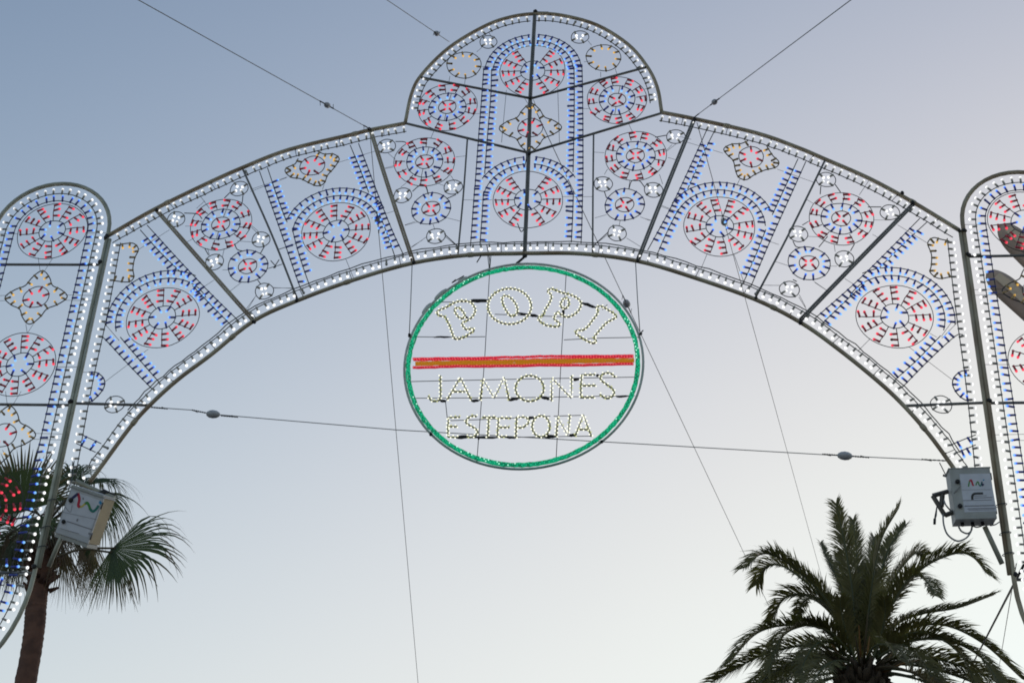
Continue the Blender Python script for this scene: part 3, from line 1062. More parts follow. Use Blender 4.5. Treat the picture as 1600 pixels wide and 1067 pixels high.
def guy(label, pts, r=.008, insul=(), knots=(), sag=0.0, key='guy', ends=()):
    """pts: world points. insul: world points of egg insulators; knots: (start, end) twisted ends."""
    pts = [Vector(p) for p in pts]
    c = sum(pts, Vector()) / len(pts)
    root = empty('guy_wire', pts[0], label, 'guy wire', 'steel guy wires and cables')
    b = MB()
    path = []
    for a, d in zip(pts, pts[1:]):
        path += lerp_pts(a, d, 14)[:-1]
    path.append(pts[-1])
    L = len(path) - 1
    path = [p + Vector((0, 0, -sag * 4 * (i / L) * (1 - i / L))) for i, p in enumerate(path)]
    b.tube(path, r, key, 5)
    b.build('rope', root)
    for p, d, s in insul:
        b = MB()
        b.ball(p, s * .62, 'insul', d, 9, 6, 1.7)
        b.ball(Vector(p) + Vector(d).normalized() * s * .5, s * .5, 'insul', d, 9, 5, .5)
        b.build('insulator', root)
    for a, d in knots:
        a, d = Vector(a), Vector(d)
        b = MB()
        n = 16
        t = (d - a).normalized()
        u = t.orthogonal().normalized()
        w = t.cross(u)
        for ph in (0, math.pi):
            b.tube([a.lerp(d, i / n) + (u * math.cos(i * 1.3 + ph) + w * math.sin(i * 1.3 + ph)) * r * 1.1 for i in range(n + 1)], r * .95, 'knot', 4)
        e = d.lerp(a, .1)
        b.tube([e, e + (t * -.8 + u * .5).normalized() * .09], r * .7, 'knot', 4)
        b.build('twisted_end', root)
    return root


def guy_px(label, p0, p1, Y0, Y1, ins=None, r=.008, sag=0.0, size=.085, knots=True, clen=.16, start_knot=True, key='guy'):
    """From the arch point seen at p0 (plane Y0) to the point p1 (plane Y1); ins = fraction along the picture line nearest the insulator."""
    A, B = at(*p0, Y0), at(*p1, Y1)
    D = (B - A).normalized()
    END = A + D * (A.z / -D.z if D.z < -.12 else (B - A).length * 1.5)
    insul, kn = [], []
    if ins is not None:
        # march along the wire until it is seen at ins
        best, bt = 1e9, 0
        for i in range(3001):
            t = i / 3000
            q = A.lerp(B, t) - CAM_POS
            z = q.dot(FW)
            if z < .5:
                continue
            x = 800 + CAM_F * q.dot(RT) / z
            y = 533.5 - CAM_F * q.dot(UP) / z
            e = (x - ins[0]) ** 2 + (y - ins[1]) ** 2
            if e < best:
                best, bt = e, t
        c = A.lerp(B, bt)
        insul = [(c, D, size)]
        if knots:
            kn = [(c - D * size * .9, c - D * (size * .9 + clen)), (c + D * size * .9, c + D * (size * .9 + clen * 1.2))]
    if start_knot:
        kn.append((A, A + D * .3))
    return guy(label, [A, B, END] if sag == 0 else [A, B], r, insul, kn, sag, key)


guy_px('guy wire with insulator rising to the left from the left shoulder of the arch', (580, 203), (212, -2), 0, -5.5, (510, 167), .0052, size=.062)
guy_px('short looking guy wire tied to the left side of the dome rim', (702, 66), (598, -4), 0, -3.5, (683, 52), .0052, size=.062, start_knot=False, clen=.12)
guy_px('guy wire with insulator rising to the right from the right shoulder of the arch', (1084, 184), (1334, -3), 0, -5.5, (1115, 158), .0052, size=.062)
# long wire between the arch feet, behind the sign
A, B = at(236, 636, .05), at(1484, 720, .05)
i1, i2 = at(333, 647, .05), at(1320, 712, .05)
DD = (B - A).normalized()
guy('long wire strung level between both arch feet just behind the round sign', [A, at(300, 640.5, .05), i1, at(620, 671.5, .12), at(960, 691, .12), i2, B], .0055,
    [(i1, DD, .085), (i2, DD, .085)], [(A, at(262, 638.5, .05)), (at(322, 645, .05), at(300, 640.5, .05)), (at(345, 649, .05), at(372, 651.5, .05)), (at(1310, 711, .05), at(1285, 709.5, .05)), (at(1331, 712.5, .05), at(1358, 714.5, .05)), (B, at(1440, 717.5, .05))])
guy_px('wire with an insulator descending left of the sign to the bottom edge', (578, 207), (657, 1110), .03, 13, (590.5, 344), .005, size=.075, start_knot=False, clen=.14)
guy_px('wire with a round insulator crossing the sign ring and descending to the date palm', (829, 156), (1236, 1020), .03, 24, (980.5, 474), .0058, size=.1, start_knot=False, clen=.2)
guy_px('thin wire descending behind the date palm from the right shoulder of the arch', (1089, 192), (1300, 960), .03, 26, (1131, 347), .005, size=.085, start_knot=False, clen=.15)
guy_px('dark stay cable slanting down behind the date palm from the pillar by the lamp', (1600, 882), (1500, 1075), .05, 24, None, .016, start_knot=False, key='wire')
guy_px('faint thin wire hanging below the pillar by the lamp', (1588, 880), (1556, 1072), .05, 24, None, .006, start_knot=False)


# ================================================================== CONTROL BOXES
def box_mats():
    M['cabinet'] = mat('grey_cabinet', (0.40, 0.41, 0.42), 0.5, color2=(0.34, 0.35, 0.35), nscale=9)
    M['cab_white'] = mat('pale_cabinet', (0.50, 0.52, 0.58), 0.5, color2=(0.43, 0.45, 0.5), nscale=7)
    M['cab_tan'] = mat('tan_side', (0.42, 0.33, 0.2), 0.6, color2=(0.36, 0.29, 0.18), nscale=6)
    M['sheet'] = mat('paper_label', (0.62, 0.64, 0.74), 0.6, color2=(0.56, 0.58, 0.67), nscale=12)
    M['ink'] = mat('dark_print', (0.03, 0.03, 0.035), 0.6)
    M['ink_grey'] = mat('grey_print', (0.22, 0.22, 0.27), 0.6)
    for k, c in (('navy', (.03, .03, .12)), ('crimson', (.5, .02, .06)), ('yellow', (.6, .5, .1)), ('green', (.06, .25, .06)), ('teal', (.02, .18, .16)), ('cyan', (.03, .25, .5))):
        M['ink_' + k] = mat(k + '_print', c, 0.6)


box_mats()
M['cab_bracket'] = mat('bracket_steel', (0.13, 0.12, 0.11), 0.6, 0.3)


def stroke(pts, w, key, parent, y, name='logo_stroke'):
    """Flat printed stroke lying on the front sheet (local x, z), 2 mm thick."""
    P = [Vector((p[0], 0, p[1])) for p in pts]
    if len(P) > 2:
        P = catmull(P, 4)
    b = MB()
    L = []
    for i, p in enumerate(P):
        t = (P[min(i + 1, len(P) - 1)] - P[max(i - 1, 0)]).normalized()
        n = perp(t, 1) * w / 2
        L.append((p + n, p - n))
    for (a, c), (d, e) in zip(L, L[1:]):
        yo = Vector((0, y, 0))
        b.poly([a + yo, c + yo, e + yo, d + yo], key)
    return b.local(name, parent, False)


def cabinet(name, label, centre, rot, W, H, D, key, side_key):
    root = empty(name, centre, label, 'control box', 'control boxes on the arch ends')
    root.rotation_euler = rot
    b = MB()
    w, h = W / 2, H / 2
    e = .012
    # bevelled case
    prof = [(-w, 0), (-w + e, -e), (w - e, -e), (w, 0)]
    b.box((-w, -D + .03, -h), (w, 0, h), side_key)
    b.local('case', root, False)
    b = MB()
    v0 = len(b.v)
    for z, ins in ((-h, 0), (-h + .012, 0)):
        pass
    b.box((-w - .004, -D, -h - .004), (w + .004, -D + .028, h + .004), key)
    d = b.local('door', root, False)
    for z in (-.34, .34):
        b = MB()
        b.tube([(w + .006, -D + .016, H * z - .04), (w + .006, -D + .016, H * z + .04)], .011, 'cab_bracket', 7)
        b.local('hinge', root)
    for x in (-.3, -.05, .2):
        b = MB()
        b.tube([(W * x, -D * .5, -h - .04), (W * x, -D * .5, -h)], .02, 'knot', 8)
        b.local('cable_gland', root)
    b = MB()
    b.box((-w - .012, -D - .004, h + .004), (w + .012, .01, h + .014), key)
    b.local('rain_lip', root, False)
    mod = d.modifiers.new('edge', 'BEVEL')
    mod.width = .006
    mod.segments = 2
    return root, d


def build_left_box():
    W, H, D = .445, .539, .265
    c = Vector((-4.966, -.06, 9.107))
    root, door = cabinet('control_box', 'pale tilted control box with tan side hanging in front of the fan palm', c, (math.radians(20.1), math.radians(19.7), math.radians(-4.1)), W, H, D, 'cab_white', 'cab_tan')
    F = -D - .003

    def uv(x, y):   # zoomed photo coords on the face -> local
        x, y = x - 270, y - 165
        det = 380 * 590 + 230 * 145
        u = (x * 590 + 230 * y) / det
        v = (380 * y - 145 * x) / det
        return ((u - .5) * W, (.5 - v) * H)
    S = lambda pts, w, k, n='logo_stroke': stroke([uv(*p) for p in pts], w, k, root, F, n)
    b = MB()
    lo = (-W * .46, -H * .42)
    b.poly([(-W * .46, F + .0015, -H * .38), (W * .47, F + .0015, -H * .38), (W * .47, F + .0015, H * .44), (-W * .46, F + .0015, H * .44)], 'sheet')
    b.local('label_sheet', root, False)
    S([(240, 345), (285, 300), (350, 245)], .035, 'ink_navy')
    S([(350, 240), (362, 320), (342, 400), (362, 425)], .034, 'ink_crimson')
    S([(362, 425), (395, 410), (430, 375)], .022, 'ink_yellow')
    S([(425, 380), (455, 370), (475, 410), (482, 455)], .032, 'ink_green')
    S([(482, 450), (510, 480), (550, 460), (590, 405)], .032, 'ink_teal')
    S([(600, 380), (625, 355)], .04, 'ink_cyan')
    S([(405, 300), (412, 325)], .018, 'ink_grey')
    S([(180, 420), (240, 490), (270, 400)], .006, 'ink_grey', 'print_line')
    S([(150, 490), (560, 590)], .005, 'ink_grey', 'print_line')
    S([(190, 610), (300, 650), (430, 700), (490, 720)], .012, 'ink_grey', 'print_line')
    S([(110, 705), (250, 750), (330, 775)], .006, 'ink_grey', 'print_line')
    S([(310, 590), (328, 598)], .03, 'ink_grey', 'print_mark')
    S([(440, 770), (490, 780)], .018, 'ink_grey', 'print_line')
    for x, y, r in ((262, 332, .03), (155, 615, .027)):
        p = uv(x, y)
        b = MB()
        b.ball((p[0], F - .01, p[1]), r, 'knot', (0, -1, 0), 9, 5, .7)
        b.local('knob', root)
    b = MB()   # top flange
    b.box((-W / 2, -D - .012, H / 2 + .005), (W / 2, 0, H / 2 + .035), 'cabinet')
    b.local('top_flange', root, False)
    b = MB()
    b.box((-W / 2, -D + .01, -H / 2 - .05), (W / 2, -.02, -H / 2 - .006), 'cabinet')
    b.local('bottom_flange', root, False)
    # arm to the pillar and lead
    wp = WORLD[root.name]
    b = MB()
    inv = (Matrix.Translation(wp) @ root.rotation_euler.to_matrix().to_4x4()).inverted()
    loc = lambda x, y, Y: inv @ at(x, y, Y)
    b.tube([loc(103, 822, -.2), loc(76, 885, -.03)], .026, 'post', 8)
    b.local('support_arm', root)
    b = MB()
    b.tube([loc(150, 775, -.1), loc(163, 770, -.05), loc(180, 776, .0)], [.04, .05, .03], 'knot', 7)
    b.tube([loc(120, 752, -.05), loc(150, 766, -.05), loc(178, 778, -.05)], .03, 'post', 7)
    b.local('top_bracket', root)
    b = MB()
    b.tube(catmull([loc(100, 776, -.3), loc(104, 772, -.4), loc(112, 750, -.3), loc(116, 720, -.05)], 5), .006, 'thin', 5)
    b.local('lead', root)


build_left_box()


def build_right_box():
    W, H, D = .441, .592, .246
    c = Vector((5.142, -.06, 9.369))
    root, door = cabinet('control_box', 'grey control box with trailing cable loops hanging above the date palm', c, (math.radians(5.6), math.radians(-1.6), math.radians(-1.4)), W, H, D, 'cabinet', 'cabinet')
    F = -D - .003

    def uv(x, y):
        x, y = x - 220, y - 220
        # u=(420,-15) v=(72,520)
        det = 420 * 520 + 15 * 72
        u = (x * 520 - 72 * y) / det
        v = (420 * y + 15 * x) / det
        return ((u - .5) * W, (.5 - v) * H)
    S = lambda pts, w, k, n='logo_stroke': stroke([uv(*p) for p in pts], w, k, root, F, n)
    b = MB()
    q = [uv(325, 270), uv(645, 262), uv(712, 655), uv(378, 668)]
    b.poly([(p[0], F + .0015, p[1]) for p in q[::-1]], 'sheet')
    b.local('label_sheet', root, False)
    S([(420, 402), (430, 345)], .014, 'ink_green')
    S([(430, 345), (450, 335), (462, 375), (474, 392)], .02, 'ink_crimson')
    S([(498, 388), (505, 362), (520, 352), (530, 385)], .013, 'ink_green')
    S([(530, 380), (545, 395), (562, 350)], .013, 'ink_teal')
    S([(558, 352), (566, 392), (578, 372)], .015, 'ink_navy')
    S([(572, 338), (584, 326)], .014, 'ink_cyan')
    S([(460, 538), (460, 500), (475, 480), (500, 474), (572, 472)], .026, 'ink')
    S([(350, 437), (660, 432)], .004, 'ink_grey', 'print_line')
    for y, x0, x1, w in ((545, 360, 660, .007), (602, 380, 690, .012), (630, 410, 700, .010), (500, 480, 610, .006), (518, 480, 670, .008), (645, 420, 690, .006)):
        S([(x0, y + 2), (x1, y - 6)], w, 'ink_grey', 'print_line')
    for x, y in ((305, 352), (332, 605)):
        p = uv(x, y)
        b = MB()
        b.ball((p[0], F - .01, p[1]), .028, 'knot', (0, -1, 0), 9, 5, .8)
        b.local('knob', root)
    inv = (Matrix.Translation(WORLD[root.name]) @ root.rotation_euler.to_matrix().to_4x4()).inverted()
    f = zoom(1450, 700, 6.667)
    loc = lambda x, y, Y=-.2: inv @ f(x, y, Y)
    for pts, r in (([(155, 690, -.22), (165, 800, -.25), (205, 900, -.25), (300, 965, -.25), (390, 940, -.22), (440, 880, -.2), (460, 815, -.15)], .010),
                   ([(320, 820, -.15), (350, 865, -.18), (410, 888, -.18), (450, 860, -.17), (458, 815, -.15)], .010),
                   ([(470, 812, -.1), (510, 822, -.1), (560, 810, -.1)], .008), ([(650, 805, -.1), (700, 795, -.05), (740, 770, 0)], .008),
                   ([(165, 540, -.2), (185, 590, -.3), (235, 650, -.25)], .009), ([(270, 470, -.3), (330, 400, -.33), (335, 360, -.31)], .005)):
        b = MB()
        b.tube(catmull([loc(*p) for p in pts], 6), r, 'guy', 6)
        b.local('cable', root)
    # metal bracket on the side with a dangling plug
    b = MB()
    for a, c2 in (((210, 450), (50, 495)), ((50, 495), (175, 700)), ((175, 700), (265, 665)), ((150, 480), (140, 610))):
        p, q2 = loc(*a, -.16), loc(*c2, -.16)
        b.tube([p, q2], .028, 'cab_bracket', 4)
    b.local('side_bracket', root, False)
    b = MB()
    b.tube([loc(95, 600), loc(75, 700), loc(70, 740)], .007, 'knot', 5)
    b.tube([loc(92, 620), loc(88, 700), loc(72, 745)], .006, 'guy', 5)
    b.tube([loc(70, 735), loc(68, 790)], .016, 'knot', 6)
    b.local('plug', root)
    b = MB()
    b.tube([loc(590, 815, -.12), loc(772, 1205, -.03)], .030, 'post', 8)
    b.local('support_arm', root)
    b = MB()
    b.tube([loc(120, 150, -.02), loc(195, 300, -.05)], .006, 'knot', 4)
    b.tube([loc(155, 280, -.05), loc(200, 295, -.05)], .014, 'knot', 5)
    b.local('lead', root)


build_right_box()


# ================================================================== STREET LAMP beside the right pillar
def build_lamp():
    M['lamp_body'] = mat('lamp_body', (0.50, 0.38, 0.32), 0.6, 0.0, color2=(.42, .32, .27), nscale=3)
    M['lamp_glass'] = mat('lamp_lens', (0.78, 0.64, 0.50), 0.4, color2=(.66, .55, .43), nscale=5)
    Y = 2.2
    top = at(1665, 520, Y)
    root = empty('street_lamp', (top.x, Y, 0), 'street lamp with two long flat dark heads behind the lights of the pillar', 'street lamp')
    b = MB()
    b.tube([(top.x, Y, 0), (top.x, Y, top.z * .5), (top.x, Y, top.z + .05)], [.1, .085, .06], 'lamp_body', 12)
    b.build('pole', root)
    for tip, end, wid in (((1562, 352), (1650, 440), .36), ((1542, 424), (1650, 520), .34)):
        A, B = at(*tip, Y), at(*end, Y)
        ax = (B - A).normalized()
        # the head is a flat elliptical blade, its lens side turned down and left
        nrm = Vector((-.35, -.80, -.45))
        nrm = (nrm - ax * nrm.dot(ax)).normalized()
        wd = ax.cross(nrm).normalized()
        L = (B - A).length
        b, g = MB(), MB()
        n = 24
        rows = []
        for i in range(n + 1):
            s = i / n
            w = wid / 2 * min(1.0, math.sqrt(max(0.0, 1 - (1 - min(1, s / .36)) ** 2.2))) * (1 if s < .8 else 1 - (s - .8) * 2.2)
            w = max(w, .012)
            c = A + ax * L * s
            th = .055 * (0.35 + .65 * min(1, s * 3))
            rows.append([c - wd * w, c - wd * w * .6 + nrm * th * .6, c + nrm * th, c + wd * w * .6 + nrm * th * .6, c + wd * w, c + wd * w * .6 - nrm * th * 1.2, c - nrm * th * 1.6, c - wd * w * .6 - nrm * th * 1.2])
        b0 = len(b.v)
        for r in rows:
            b.v += r
        for i in range(n):
            for k in range(8):
                k2 = (k + 1) % 8
                b.face((b0 + i * 8 + k, b0 + i * 8 + k2, b0 + (i + 1) * 8 + k2, b0 + (i + 1) * 8 + k), 'lamp_body')
        b.face(tuple(range(b0, b0 + 8)), 'lamp_body')
        b.face(tuple(range(b0 + n * 8, b0 + n * 8 + 8))[::-1], 'lamp_body')
        h = b.build('lamp_head', root)
        g0 = len(g.v)
        R = rows[3:int(n * .8)]
        for r in R:
            c = (r[0] + r[4]) / 2
            g.v += [c + (r[0] - c) * .74 + nrm * .066, c + (r[0] - c) * .02 + nrm * .072]
        for i in range(len(R) - 1):
            g.face((g0 + 2 * i, g0 + 2 * i + 1, g0 + 2 * i + 3, g0 + 2 * i + 2), 'lamp_glass')
        g.build('lens', h)
        b = MB()
        b.tube([B - ax * .1, B.lerp(top, .6) + Vector((.05, 0, 0)), Vector((top.x, Y, top.z - .05 if tip[1] > 400 else top.z))], .04, 'lamp_body', 8)
        b.build('lamp_arm', root)


build_lamp()


# ================================================================== PALMS
def leaf_mat(name, c, c2, nscale=3.0):
    m = mat(name, c, 0.5, color2=c2, nscale=nscale, spec=0.3)
    nt = m.node_tree
    b = nt.nodes['Principled BSDF']
    tr = nt.nodes.new('ShaderNodeBsdfTranslucent')
    tr.inputs['Color'].default_value = (c[0] * 1.4, c[1] * 1.6, c[2] * .8, 1)
    mx = nt.nodes.new('ShaderNodeMixShader')
    mx.inputs['Fac'].default_value = 0.28
    o = nt.nodes['Material Output']
    nt.links.new(b.outputs['BSDF'], mx.inputs[1])
    nt.links.new(tr.outputs['BSDF'], mx.inputs[2])
    nt.links.new(mx.outputs['Shader'], o.inputs['Surface'])
    return m


M['date_leaf'] = leaf_mat('date_palm_leaflet', (0.175, 0.155, 0.066), (0.12, 0.11, 0.05))
M['date_old'] = leaf_mat('date_palm_old_leaflet', (0.19, 0.135, 0.08), (0.13, 0.095, 0.06))
M['rachis'] = mat('palm_rachis', (0.07, 0.08, 0.035), 0.6)
M['petiole'] = mat('palm_petiole', (0.085, 0.065, 0.035), 0.7)
M['fan_leaf'] = leaf_mat('fan_palm_leaf', (0.060, 0.085, 0.036), (0.042, 0.06, 0.03))
M['fan_tip'] = leaf_mat('fan_palm_dry_tip', (0.11, 0.09, 0.055), (0.08, 0.07, 0.045))
M['fan_dead'] = leaf_mat('fan_palm_dead_leaf', (0.15, 0.105, 0.07), (0.09, 0.07, 0.05))
M['bark'] = mat('palm_bark', (0.16, 0.08, 0.055), 0.9, color2=(0.09, 0.045, 0.034), nscale=6, bump=0.6)
M['bark2'] = mat('date_palm_bark', (0.10, 0.07, 0.045), 0.95, color2=(0.05, 0.035, 0.025), nscale=9, bump=0.8)
M['fruit'] = mat('fruit_stalk', (0.22, 0.11, 0.03), 0.7)


def frond(pts, parent, rng, length=0.42, key='date_leaf', bare=0.12, per_m=34, droop=.25):
    per_m *= 1.9
    """Pinnate leaf along pts: a tapering midrib with a V of narrow leaflets on each side."""
    path = catmull(pts, 8)
    b = MB()
    n = len(path)
    b.tube(path, [.028 * (1 - .85 * i / (n - 1)) + .003 for i in range(n)], 'rachis' if key == 'date_leaf' else 'petiole', 5)
    tot = sum((q - p).length for p, q in zip(path, path[1:]))
    spots = resample(path, 1.0 / per_m, tot * bare, 0.0)
    N = len(spots)
    roll = rng.uniform(-.5, .5)
    for i, (p, t) in enumerate(spots):
        f = i / (N - 1)
        up = Vector((0, 0, 1)) - t * t.z
        if up.length < .25:
            up = Vector((rng.uniform(-.2, .2), -1, .2)) - t * (Vector((0, -1, .2)).dot(t))
        up.normalize()
        s = t.cross(up).normalized()
        cr, sr = math.cos(roll), math.sin(roll)
        s, up = s * cr + up * sr, up * cr - s * sr
        ln = length * (0.45 + 1.0 * math.sin(math.pi * min(1, (f * .82 + .14))) ** .8 * .62) * rng.uniform(.7, 1.2) * 1.18
        fwd = 0.95 + .75 * f
        for side in (1, -1):
            d = (s * side * 1.0 + up * rng.uniform(.25, .75) + t * (fwd + rng.gauss(0, .24))).normalized()
            mid = p + d * ln * .5
            end = p + d * ln + Vector((0, 0, -1)) * ln * droop * rng.uniform(.4, 1.2)
            w = t.cross(d)
            w = (t - d * t.dot(d)).normalized() * .0125
            k = len(b.v)
            b.v += [p - w * .6, p + w * .6, mid + w, mid - w, end]
            b.face((k, k + 1, k + 2, k + 3), key)
            b.face((k + 3, k + 2, k + 4), key)
    return b.build('frond', parent)


def date_palm():
    rng = random.Random(5)
    Y = 12.0
    Z = zoom(1100, 760, 3.2)
    base = Z(790, 960, Y)
    root = empty('date_palm', (base.x - .1, Y, 0), 'feathery date palm with arching dark fronds below the control box with cable loops', 'palm tree')
    # trunk with stubby leaf bases
    b = MB()
    n = 26
    top = base + Vector((0, 0, .15))
    pts = [Vector((base.x - .1 + .1 * i / n, Y, top.z * i / n)) for i in range(n + 1)]
    b.tube(pts, [.42 - .12 * min(1, i / 6) + (.12 if i > n - 3 else 0) for i in range(n + 1)], 'bark2', 14)
    tr = b.build('trunk', root)
    st = MB()
    for i in range(420):
        z = top.z * (1 - (rng.random() ** 1.7) * .9)
        a = rng.uniform(0, 2 * math.pi)
        r = .33 + (.14 if z > top.z - .8 else 0)
        p = Vector((base.x + math.cos(a) * r, Y + math.sin(a) * r, z))
        d = Vector((math.cos(a), math.sin(a), 1.4)).normalized()
        st.tube([p - d * .1, p + d * .12], [.06, .03], 'bark2', 4)
    setp(st.build('leaf_bases', tr), kind='stuff')
    # fronds surveyed from the picture (zoomed coordinates), with the depth each tip leans to
    F = [
        ([(765, 820), (742, 520), (700, 270), (660, 85)], .3, .40), ([(785, 820), (778, 520), (762, 320), (745, 165)], 1.2, .36), ([(805, 820), (835, 520), (885, 270), (975, 105)], -.4, .42), ([(815, 820), (865, 520), (925, 310), (1008, 190)], .8, .40),
        ([(765, 800), (700, 540), (640, 410), (583, 280)], 1.8, .26), ([(750, 800), (610, 560), (430, 390), (300, 335), (205, 405)], -.8, .42), ([(745, 800), (600, 570), (420, 410), (310, 400), (262, 490)], .9, .40),
        ([(745, 820), (620, 600), (500, 540), (400, 560), (335, 670)], .4, .40), ([(745, 825), (640, 640), (540, 560), (490, 590), (465, 660)], 1.7, .32), ([(740, 840), (620, 720), (450, 690), (270, 730), (125, 880)], -1.2, .42),
        ([(735, 850), (550, 790), (300, 840), (40, 975)], .6, .40), ([(735, 830), (590, 700), (480, 700), (385, 760), (320, 930)], -1.3, .40), ([(740, 860), (560, 850), (400, 900), (240, 1000)], -.8, .44),
        ([(835, 800), (890, 590), (970, 430), (1060, 330), (1110, 345)], 1.2, .40), ([(840, 800), (940, 580), (1090, 410), (1250, 335), (1340, 350), (1415, 435)], -.7, .42), ([(845, 800), (940, 590), (1040, 450), (1110, 470), (1155, 545)], -1.4, .38),
        ([(850, 830), (960, 690), (1090, 635), (1270, 605), (1450, 540)], .6, .36), ([(855, 840), (1000, 720), (1190, 690), (1390, 780), (1590, 960)], -1.0, .44), ([(860, 850), (1040, 770), (1220, 770), (1380, 850), (1490, 1000)], -1.7, .44),
        ([(860, 860), (990, 790), (1090, 870), (1160, 1000)], -1.5, .40), ([(865, 870), (1080, 850), (1300, 900), (1560, 1010)], .6, .42), ([(850, 850), (1010, 740), (1150, 740), (1290, 850), (1360, 1000)], -1.4, .40),
        ([(730, 870), (560, 860), (380, 940), (200, 1050)], 1.4, .42), ([(735, 860), (640, 780), (560, 790), (500, 880), (470, 1010)], -1.8, .40),
        ([(800, 860), (815, 560), (835, 380), (850, 250)], 2.0, .36), ([(795, 880), (800, 650), (812, 480), (820, 400)], .5, .34), ([(770, 900), (720, 760), (690, 640), (680, 560)], -.6, .36), ([(830, 900), (880, 760), (905, 640), (900, 560)], -.7, .36), ([(770, 830), (730, 580), (690, 430), (665, 330)], 2.2, .34),
        ([(860, 880), (1100, 900), (1350, 980), (1500, 1080)], 1.6, .42), ([(740, 890), (520, 910), (330, 990), (200, 1080)], .2, .42),
    ]
    for pts, dy, ln in F:
        m = len(pts) - 1
        P = [Z(x, y, Y + dy * (i / m) ** 1.3 + .12 * (1 if dy > 0 else -1)) for i, (x, y) in enumerate(pts)]
        frond(P, root, rng, ln * (1.0 if dy > -1.6 else .72), bare=.05, key='date_leaf' if dy > -1.9 else ('date_old' if rng.random() < .5 else 'date_leaf'))
    # the ring of lower and rear fronds that fills the crown out
    for i in range(14):
        a = 2 * math.pi * (i + rng.random() * .7) / 14
        el = rng.uniform(-.1, .55)
        L = rng.uniform(2.4, 3.3)
        P = []
        for k in range(5):
            s = k / 4
            h = L * s
            P.append(base + Vector((math.cos(a) * h * .92, math.sin(a) * h * .92, .1 + h * math.tan(el) * .6 - (s ** 2) * L * .55)))
        frond(P, root, rng, .42, rng.choice(('date_leaf', 'date_leaf', 'date_old')), bare=.42, per_m=22)
    # bare petioles and fruit stalks in the heart
    for i in range(34):
        a = rng.uniform(0, 2 * math.pi)
        b = MB()
        L = rng.uniform(.6, 1.5)
        el = rng.uniform(.1, 1.2)
        d = Vector((math.cos(a) * math.cos(el), math.sin(a) * math.cos(el), math.sin(el)))
        p = base + Vector((math.cos(a) * .2, math.sin(a) * .2, .0))
        b.tube([p, p + d * L * .5, p + d * L + Vector((0, 0, -.12))], [.03, .022, .01], rng.choice(('petiole', 'petiole', 'fruit')), 5)
        b.build('leaf_stalk', root)
    return root


date_palm()


def fan_leaf(hub, axis, normal, R, spread, parent, rng, key='fan_leaf', nseg=36, droop=.55, joined=.52, pet=None, dry=.35, limp=0.0):
    """Palmate leaf: pleated segments joined near the hub, their free ends hanging."""
    b = MB()
    hub = Vector(hub)
    ax = Vector(axis).normalized()
    nm = Vector(normal)
    nm = (nm - ax * nm.dot(ax)).normalized()
    bx = nm.cross(ax).normalized()
    g = Vector((0, 0, -1))
    step = 2 * spread / nseg
    for i in range(nseg):
        ph = -spread + (i + .5) * step + rng.gauss(0, step * (.13 if joined < .6 else .03))
        d = ax * math.cos(ph) + bx * math.sin(ph)
        L = R * (0.72 + .28 * math.cos(ph * .8)) * rng.uniform(.82, 1.12)
        tang = -ax * math.sin(ph) + bx * math.cos(ph)
        dr = droop * rng.uniform(.35, 1.9)
        rows = []
        K = 9
        p = hub.copy()
        dirn = d.copy()
        for k in range(K + 1):
            s = k / K
            if k:
                bend = max(0, (s - joined * .9) / (1 - joined * .9)) ** 1.15 * dr * 2.3 + limp * s
                dirn = (d + g * bend * (1 if d.z > -.8 else .2)).normalized()
                p = p + dirn * (L / K)
            if s <= joined:
                w = max(.004, L * s * math.tan(step / 2) * 1.02)
            else:
                w = L * joined * math.tan(step / 2) * max(.03, 1 - (s - joined) / (1 - joined)) ** .75
            pl = nm * w * .55
            rows.append((p - tang * w, p + pl, p + tang * w))
        k0 = len(b.v)
        for r in rows:
            b.v += list(r)
        for k in range(K):
            mk = key if (k / K < 1 - dry or key == 'fan_dead') else 'fan_tip'
            o = k0 + 3 * k
            b.face((o, o + 1, o + 4, o + 3), mk)
            b.face((o + 1, o + 2, o + 5, o + 4), mk)
    if pet is not None:
        pet = [Vector(q) for q in pet] + [hub + ax * .06]
        b.tube(catmull(pet, 5) if len(pet) > 2 else pet, .017, 'petiole', 6)
    return b.build('fan_leaf', parent)


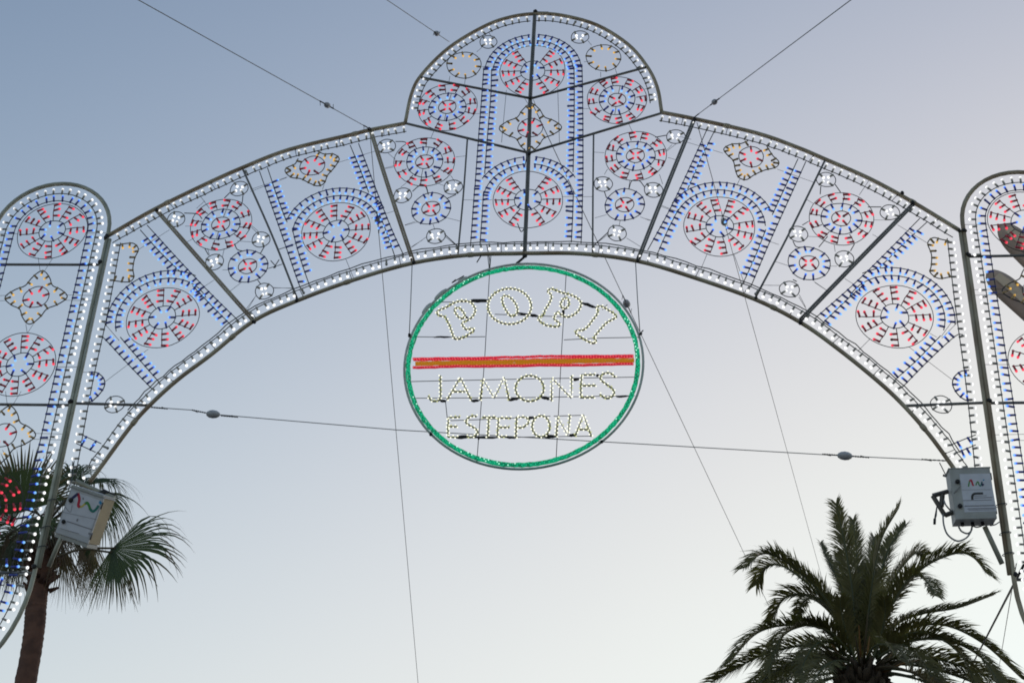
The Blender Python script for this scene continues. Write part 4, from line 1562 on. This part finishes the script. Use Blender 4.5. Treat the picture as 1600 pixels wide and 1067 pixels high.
def fan_palm():
    rng = random.Random(21)
    Y = 6.0
    Z = zoom(0, 640, 3.442)
    a0, a1 = at(39.5, 1067, Y), at(58, 927, Y)
    a2 = at(66, 880, Y)
    root_xy = at(42, 1080, Y)
    root = empty('fan_palm', (root_xy.x - .15, Y, 0), 'fan palm with reddish brown trunk and drooping leaves behind the pale tilted box', 'palm tree')
    b = MB()
    pts = catmull([Vector((root_xy.x - .15, Y, 0)), Vector((root_xy.x - .12, Y, a0.z * .5)), a0, a1, a2, at(72, 850, Y)], 44)
    N = len(pts)
    b.tube(pts, [.15 + .03 * max(0, i / N - .45) / .55 + .011 * ((i * .37) % 1.0) + .006 * rng.random() for i in range(N)], 'bark', 16)
    tr = b.build('trunk', root)
    # leaf-base boots under the crown
    bt = MB()
    for i in range(70):
        p = a1.lerp(at(74, 835, Y), rng.random())
        a = rng.uniform(0, 6.28)
        d = Vector((math.cos(a), math.sin(a), rng.uniform(.2, .9))).normalized()
        q = p + Vector((math.cos(a), math.sin(a), 0)) * .17
        bt.tube([q, q + d * rng.uniform(.08, .2)], [.05, .02], 'bark', 4)
    setp(bt.build('leaf_boots', tr), kind='stuff')
    crown = at(74, 815, Y)

    def L(hub, tip, R=None, dy=0.0, hy=0.0, spread=1.25, nrm=(0.1, -1, .25), **k):
        H = at(*hub, Y + hy)
        T = at(*tip, Y + hy + dy)
        d = T - H
        pet = k.pop('pet', None)
        P = [crown + (H - crown) * .12, (crown + H) / 2 + Vector((0, 0, .08))] if pet is None else [at(x, y, Y + hy) for x, y in pet]
        fan_leaf(H, d, nrm, R or d.length, spread, root, rng, pet=P, **k)

    # the large fan standing at the left edge
    L((34, 800), (18, 700), R=1.12, dy=-.3, hy=-.6, spread=1.5, nseg=50, droop=.12, joined=.66, nrm=(.1, -1, -.15))
    L((20, 815), (-40, 760), R=1.1, dy=-.2, hy=-.3, spread=1.3, droop=.4)
    # the hanging leaf on the right
    L((176, 856), (242, 858), R=1.42, dy=-.2, hy=-.5, spread=1.25, nseg=48, droop=.66, joined=.52, nrm=(-.1, -.9, .25), pet=((92, 868), (130, 857)), limp=.08)
    L((174, 857), (180, 925), R=1.02, dy=.1, hy=-.55, spread=.65, nseg=30, droop=.5, joined=.45, nrm=(.2, -1, .1), pet=((92, 868), (130, 858)))
    # upper right leaf bending over
    L((140, 752), (195, 742), R=.95, dy=.3, hy=-.1, spread=1.0, nseg=30, droop=.95, joined=.42, nrm=(-.1, -.6, .7), limp=.25)
    L((160, 770), (190, 800), R=.95, dy=.2, hy=.0, spread=.9, nseg=26, droop=.9, joined=.35, nrm=(-.4, -.7, .4), limp=.3)
    L((150, 790), (180, 840), R=.9, dy=.4, hy=.2, spread=.8, nseg=24, droop=.8, joined=.3, nrm=(-.4, -.8, .2))
    L((110, 752), (112, 690), R=.85, dy=.5, hy=.1, spread=1.1, nseg=30, droop=.6, joined=.5)
    L((128, 760), (150, 715), R=.8, dy=.6, hy=.5, spread=1.1, nseg=30, droop=.8, joined=.45)
    L((75, 770), (65, 700), R=.9, dy=.6, hy=.4, spread=1.2, droop=.5)
    L((95, 790), (130, 770), R=.9, dy=.7, hy=.7, spread=1.2, droop=.8)
    L((45, 840), (-20, 860), R=1.0, dy=-.1, hy=.2, spread=1.1, droop=.8)
    L((10, 770), (-60, 720), R=1.0, dy=.2, hy=.4, spread=1.2, droop=.6)
    L((60, 805), (55, 880), R=.7, dy=-.2, hy=-.55, spread=1.2, droop=.4, joined=.55, nrm=(0, -1, .3), key='fan_leaf')
    # dead skirt hanging under the crown
    for i in range(26):
        x = rng.uniform(-5, 165)
        if 45 < x < 75 and rng.random() < .7:
            x += 50
        y = rng.uniform(825, 868)
        L((x, y), (x + rng.uniform(-12, 22), y + 60), R=rng.uniform(.65, 1.15), dy=rng.uniform(-.2, .3), hy=rng.uniform(-.3, .6), spread=rng.uniform(.35, .6), nseg=14, droop=.5, joined=.22, key='fan_dead' if rng.random() < .6 else 'fan_leaf', nrm=(rng.uniform(-.6, .6), -1, .1))
    for x, y in ((5, 850), (25, 862), (-10, 845)):
        L((x, y), (x - 6, y + 60), R=.75, dy=.1, hy=.1, spread=.6, nseg=16, droop=.4, joined=.25, nrm=(.3, -1, .1))
    # strands of dead fibre round the crown base
    b = MB()
    for i in range(60):
        a = rng.uniform(0, 6.28)
        p = crown + Vector((math.cos(a) * .25, math.sin(a) * .25, rng.uniform(-.6, .2)))
        b.tube([p, p + Vector((math.cos(a) * .12, math.sin(a) * .12, -.15)), p + Vector((math.cos(a) * .16, math.sin(a) * .16, -rng.uniform(.3, .7)))], [.01, .006, .002], 'fan_dead', 3)
    setp(b.build('dead_fibre', root), kind='stuff')


fan_palm()
bpy.context.view_layer.update()
